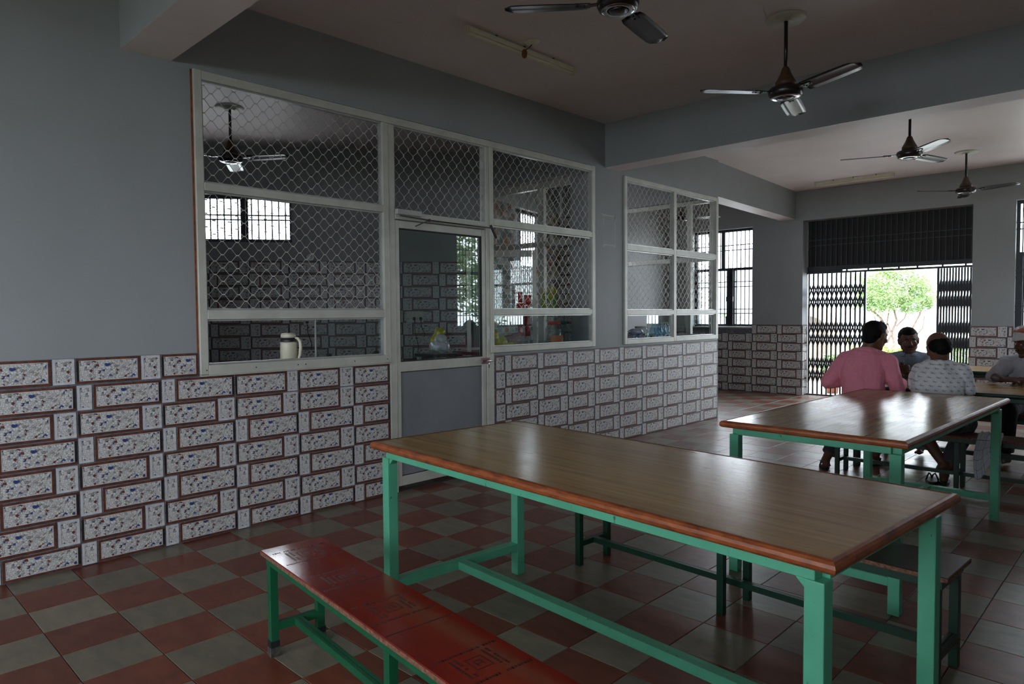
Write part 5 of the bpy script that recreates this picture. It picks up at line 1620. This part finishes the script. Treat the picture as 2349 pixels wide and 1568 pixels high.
for n_, (y, x) in enumerate(((4.80, -.27), (4.98, -.27), (4.89, -.27))):
    strip('string of green and gold packets hanging over the jars, ' + ('left one', 'right one', 'rear one')[n_], x, y, 1.40, 1.70 + .02 * n_, 'green_pack', 4, 0.032)
MB_ = MB().tube([(-.27, 4.36, 2.93), (-.27, 5.05, 2.93)], 0.004, 6).build('hanging_wire', 'steel_foot'); tag(MB_, 'thin wire high behind the screen from which the packet strips hang', 'wire')
# things behind the second screen
for n_, (y, z, s) in enumerate(((6.26, 0.0, 1), (6.50, 0.0, 1.0), (6.37, 0.085, .95))):
    lumpy('poly_packet', ('blue white polythene packet lying left behind the sliding pane', 'blue white polythene packet lying right behind the sliding pane', 'blue white packet on top of the two others')[n_], 'packet',
          (-0.16, y, CT + z), [((0, 0, .035), (.10 * s, .105 * s, .036)), ((.02, .03, .05), (.05, .05, .025))], 'blue_poly', 0.009, 14, 0.009, n_ * 3)
def bottle(label, x, y, r=0.042, h=0.235, grp=None):
    t = thing('water_bottle', label, 'bottle', (x, y, CT), 0, grp)
    MB().lathe([(0.0, 0.003), (r * .85, 0.0), (r, 0.01), (r, h * .3), (r * .95, h * .33), (r, h * .36), (r, h * .55), (r * .94, h * .6), (r * .9, h * .66), (r * .4, h * .86), (r * .33, h * .9), (r * .33, h * .94)], 20).build('bottle_body', 'plastic_blue', t)
    MB().lathe([(0, h * .93), (r * .38, h * .93), (r * .38, h), (0, h)], 16).build('cap', 'white_plastic', t)
for i in range(4):
    for j in range(2):
        bottle('clear blue water bottle in the pack standing behind the right half of the second screen', -0.30 + j * 0.09, 6.98 + i * 0.092, grp='pack of water bottles')
jar('clear container half hidden by the mullion of the second screen', 6.66, -0.28, 0.10, 0.19, 'white_plastic')
# kitchen wall fittings
def board(label, u, z, w, h, n, cable):
    t = thing('switch_board', label, 'switch board', (KO[0] + .6 * u + .8 * .012, KO[1] + .8 * u - .6 * .012, z), KA)
    MB().box(-w / 2, w / 2, -0.022, 0, -h / 2, h / 2).build('plate', 'white_plastic', t, bevel=0.004)
    for i in range(n):
        x = -w / 2 + (i + .5) * w / n
        MB().box(x - .012, x + .012, -0.028, -0.022, h * .08, h * .36).build('switch', 'cream', t)
        for dx in (-.007, .007): MB().box(x + dx - .0025, x + dx + .0025, -0.0232, -0.022, -h * .22, -h * .12).build('socket_hole', 'rubber', t)
    for cx, ln in cable:
        MB().box(cx - .016, cx + .016, -0.05, -0.022, -h * .28, -h * .02).build('plug', 'rubber', t)
        MB().tube([(cx, -0.045, -h * .25), (cx + .01, -0.04, -h * .25 - ln * .4), (cx + .05, -0.03, -h * .25 - ln * .8), (cx + .04, -0.03, -h * .25 - ln)], 0.004, 6).build('cable', 'rubber', t)
board('wide white switch board with plugs on the tiled kitchen wall seen through the door', 2.88, 1.405, 0.22, 0.145, 4, ((0.07, .22), (-.01, .42)))
board('small socket box with hanging cable above the jug on the kitchen wall', 1.59, 1.365, 0.13, 0.10, 2, ((-0.02, .33),))
t = thing('wall_roundel', 'small round fitting on the kitchen wall above the dado', 'wall fitting', (KO[0] + .6 * 1.62 + .01, KO[1] + .8 * 1.62 - .01, 2.145), KA)
o = MB().lathe([(0, 0), (.05, 0), (.05, .008), (.035, .016), (.03, .01), (0, .01)], 24).build('roundel', 'alum_bright', t); o.rotation_euler = (R(90), 0, 0)

# ================================================================== OUTSIDE
gd = MB().box(-40, 40, YF + 0.25, 70, -0.25, -0.06).build('ground', 'stone_floor'); gd['kind'] = 'structure'
gd2 = MB().box(RWX + 0.2, 40, -20, YF + .24, -0.25, -0.06).build('lawn', 'grass'); gd2['kind'] = 'structure'
gd4 = MB().box(-3.3, RWX + 0.2, -20, YB - .2, -0.25, -0.06).build('lawn', 'grass'); gd4['kind'] = 'structure'
gd3 = MB().box(-40, -3.3, -20, YF + .24, -0.25, -0.06).build('ground', 'stone_floor'); gd3['kind'] = 'structure'
def foliage(name, mat, center, radii, n, leaf, parent=None, seed=1, shell=0.55, loc=None):
    rr = random.Random(seed); m = MB()
    clumps = []
    for i in range(max(6, n // 70)):
        while True:
            p = Vector((rr.uniform(-1, 1), rr.uniform(-1, 1), rr.uniform(-1, 1)))
            if 0.15 < p.length < 1: break
        clumps.append((Vector((p.x * radii[0], p.y * radii[1], p.z * radii[2])), rr.uniform(0.16, 0.32) * min(radii)))
    for i in range(n):
        c, r = rr.choice(clumps)
        p = Vector(center) + c + Vector((rr.gauss(0, 1), rr.gauss(0, 1), rr.gauss(0, .7))) * r * 0.62
        a = Vector((rr.gauss(0, 1), rr.gauss(0, 1), rr.gauss(0, .5))).normalized(); b_ = a.cross(Vector((rr.gauss(0, 1), rr.gauss(0, 1), rr.gauss(0, 1)))).normalized()
        l = leaf * rr.uniform(.7, 1.3)
        m.add([p - a * l, p - b_ * l * .32, p + a * l, p + b_ * l * .32], [(0, 1, 2, 3)])
    o = m.build(name, mat, parent); o['kind'] = 'stuff'
    return o
tr_ = thing('tree', 'spreading pale green tree with twisting stems outside the open gate', 'tree', (-0.75, 18.6, -0.1))
rr = random.Random(12)
def stem(pts, r0, r1, parent):
    n = len(pts); MB().tube(pts, [r0 + (r1 - r0) * i / (n - 1) for i in range(n)], 8).build('stem', 'bark', parent)
stem([(0.05, 0, 0), (0.0, 0, .45), (-.12, 0, .75), (.0, .05, 1.0), (-.15, 0, 1.35), (-.42, 0, 1.6)], .055, .028, tr_)
stem([(0.05, 0, 0.35), (.18, 0, .68), (.10, .05, .98), (.22, 0, 1.3), (.12, 0, 1.7)], .045, .022, tr_)
stem([(0.0, 0, 0.72), (.10, 0, .95), (.0, 0, 1.25), (.05, 0, 1.6)], .030, .015, tr_)
stem([(-.02, 0, 0.9), (-.22, 0, 1.08), (-.30, 0, 1.4)], .022, .012, tr_)
stem([(.52, .1, 0), (.60, .1, .35), (.50, .1, .62), (.63, .1, .85), (.56, .1, 1.1), (.72, .1, 1.45), (.78, .1, 1.7)], .042, .018, tr_)
stem([(.22, 0, 1.15), (.40, 0, 1.35), (.50, 0, 1.7)], .022, .010, tr_)
stem([(.62, .1, .9), (.78, .1, 1.1), (.82, .1, 1.4)], .02, .010, tr_)
foliage('foliage', 'leaf', (0.12, 0, 2.05), (1.0, .9, .62), 15000, .036, tr_, 4)
foliage('foliage', 'leaf', (-0.45, 0, 1.72), (.5, .6, .25), 2500, .032, tr_, 5)
foliage('foliage', 'leaf', (0.6, 0, 1.75), (.4, .6, .28), 2200, .032, tr_, 6)
def shrub(label, x, y, rx, ry, h, mat, n, seed, leaf=.035):
    t = thing('garden_shrub', label, 'shrub', (x, y, -0.08))
    foliage('foliage', mat, (0, 0, h * .5), (rx, ry, h * .5), n, leaf, t, seed)
    for k in range(3): MB().tube([(k * .1 - .1, 0, 0), (k * .16 - .16, 0, h * .6)], 0.014, 6).build('stem', 'bark', t)
shrub('low lime green shrub left of the tree outside the gate', -1.35, 17.5, .5, .4, .85, 'leaf_y', 2600, 21)
shrub('low clipped shrub beneath the tree outside the gate', -0.10, 16.9, .5, .4, .70, 'leaf_y', 3000, 22)
shrub('tall yellow green shrub right of the tree outside the gate', 0.95, 17.0, .45, .45, 1.05, 'leaf_y', 3200, 23)
shrub('green shrub behind the left gate leaf', -1.75, 15.2, .4, .4, .95, 'leaf', 2600, 24)
shrub('green shrub behind the right gate leaf', 1.75, 15.5, .5, .4, 1.0, 'leaf', 2600, 25)
shrub('leafy shrub outside the right window of the gate wall', 3.7, 14.4, .7, .5, 1.7, 'leaf_d', 3500, 26)
shrub('leafy shrub outside the left window of the gate wall', -3.4, 15.0, .6, .5, 1.5, 'leaf', 3000, 27)
def strap_plant(label, x, y, h, n, seed):
    t = thing('strap_leaf_plant', label, 'plant', (x, y, -0.06)); rr = random.Random(seed)
    for i in range(n):
        a = rr.uniform(0, 2 * PI); d = Vector((math.cos(a), math.sin(a), 0)); s = Vector((-d.y, d.x, 0)); L_ = h * rr.uniform(.7, 1.1); m = MB(); vs = []
        for j in range(6):
            q = j / 5; w = 0.022 * (1 - q ** 2) + .001
            p = d * (0.02 + L_ * .55 * q ** 1.6) + Vector((0, 0, L_ * (q - .28 * q * q)))
            vs += [p - s * w, p + s * w]
        m.add(vs, [(j * 2, j * 2 + 1, j * 2 + 3, j * 2 + 2) for j in range(5)], 0, True); m.build('leaf', 'leaf', t)
strap_plant('strap leaved plant just outside the left gate leaf', 0.52, 12.35, .55, 22, 3)
strap_plant('smaller strap leaved plant near the gate sill, beside the terracotta pot', 0.98, 12.7, .40, 18, 4)
def pot(label, x, y):
    t = thing('plant_pot', label, 'pot', (x, y, -0.06))
    MB().lathe([(0, 0), (.10, 0), (.155, .30), (.17, .30), (.17, .34), (.145, .34), (.14, .30), (0, .29)], 24).build('pot_body', 'terracotta', t)
    foliage('foliage', 'leaf', (0, 0, .52), (.2, .2, .2), 500, .04, t, int(x * 10) + 5)
    MB().tube([(0, 0, .28), (0, 0, .5)], .012, 6).build('stem', 'bark', t)
pot('terracotta pot outside the gate close to the tiled pier', 0.06, 12.4)
pot('terracotta pot standing behind the first one', -0.22, 13.1)
for n_, (x, y, lab) in enumerate(((-.9, 16.4, 'cluster of red flowers left behind the gate leaf'), (.75, 15.6, 'cluster of red flowers right of the opening'))):
    t = thing('flower_cluster', lab, 'flowers', (x, y, -.07))
    foliage('petals', 'flower', (0, 0, .42), (.35, .25, .14), 260, .03, t, 31 + n_); foliage('foliage', 'leaf_y', (0, 0, .22), (.4, .3, .2), 900, .03, t, 41 + n_)
# pale buildings
bl = thing('white_building', 'bright white building with blue windows beyond the garden', 'building', (-4, 30, -.1))
MB().box(-6, 14, 0, 4, 0, 4.6).build('wall', 'white_render', bl)
for x, z, w, h in ((0.9, .95, .8, 1.1), (6.3, .8, 1.2, 1.4), (10.0, .8, 1.2, 1.4)):
    f = MB().box(x, x + w, -.06, .02, z, z + h).build('window', 'white_render', bl)
    MB().box(x + .07, x + w / 2 - .04, -.075, -.06, z + .07, z + h - .07).build('pane', 'blue_pane', f); MB().box(x + w / 2 + .04, x + w - .07, -.075, -.06, z + .07, z + h - .07).build('pane', 'blue_pane', f)
b2 = thing('white_block', 'pale building with a blue stripe outside the left window', 'building', (-9, 24, -.1))
MB().box(-6, 3.5, 0, 5, 0, 2.9).build('wall', 'white_render', b2); MB().box(-6.2, 3.7, -.2, 5, 2.9, 3.05).build('roof_slab', 'stone_floor', b2)
M['pale_blue'] = simple('pale_blue_window', (0.5, 0.6, 0.75, 1), None, 0.4, 2)
for x in (-1.2, .6, 2.2): MB().box(x, x + .7, -.05, 0, .9, 2.3).build('window', 'pale_blue', b2)
ar = thing('arched_wall', 'beige arched porch wall outside behind the left gate leaf', 'wall', (-0.95, 14.2, -.08))
m = MB(); n = 14; pts_o = [(-.85, 0), (-.85, 1.05)]; 
for i in range(n + 1):
    a = PI - PI * i / n; pts_o.append((-.15 + .70 * math.cos(a), 1.05 + .62 * math.sin(a)))
vs = []; 
inner = [(-.62, 0), (-.62, 1.0)] + [(-.15 + .47 * math.cos(PI - PI * i / n), 1.0 + .42 * math.sin(PI - PI * i / n)) for i in range(n + 1)] + [(.32, 0)]
outer = [(-.85, 0), (-.85, 1.05)] + [(-.15 + .70 * math.cos(PI - PI * i / n), 1.05 + .62 * math.sin(PI - PI * i / n)) for i in range(n + 1)] + [(.55, 0)]
for y in (0, .3):
    for p in outer: vs.append((p[0], y, p[1]))
    for p in inner: vs.append((p[0], y, p[1]))
q = len(outer); fs = []
for i in range(q - 1):
    fs += [(i, i + 1, q + i + 1, q + i), (2 * q + i, 3 * q + i, 3 * q + i + 1, 2 * q + i + 1), (i, 2 * q + i, 2 * q + i + 1, i + 1), (q + i, q + i + 1, 3 * q + i + 1, 3 * q + i)]
m.add(vs, fs); m.build('arch', 'beige_render', ar)
MB().box(-.62, .32, .15, .3, 0, 1.42).build('back_panel', 'beige_render', ar)
# trees outside the right-hand windows (they show as reflections in the panes)
for n_, (x, y, s, lab) in enumerate(((9.6, 8.2, 1.0, 'garden tree outside the far right-hand window'), (10.4, 13.5, 1.1, 'second garden tree outside the far right-hand window'))):
    t = thing('tree', lab, 'tree', (x, y, -.07))
    MB().tube([(0, 0, 0), (.1, 0, 1.2), (0, .1, 2.2)], [.12, .09, .06], 8).build('trunk', 'bark', t)
    foliage('foliage', 'leaf', (0, 0, 3.0), (1.9, 1.9, 1.7), 6000, .10, t, 51 + n_)
for n_, (x, y, lab) in enumerate(((13.2, 2.8, 'broad tree added out of view to block low sky light'), (15.5, 7.9, 'broad tree farther off, added out of view to block low sky light'))):  # unseen trees, added to cut the low sky light reaching the kitchen
    t = thing('tree', lab, 'tree', (x, y, -.07))
    MB().tube([(0, 0, 0), (.1, 0, 1.2), (0, .1, 2.6)], [.14, .11, .07], 8).build('trunk', 'bark', t)
    foliage('foliage', 'leaf_d', (0, 0, 3.0), (2.0, 2.2, 2.1), 9000, .13, t, 71 + n_)
hd = thing('hedge', 'clipped hedge outside the right-hand windows', 'hedge', (8.6, 6.0, -.07))
foliage('foliage', 'leaf', (0, 1.5, .6), (.5, 8.0, .75), 9000, .07, hd, 61)
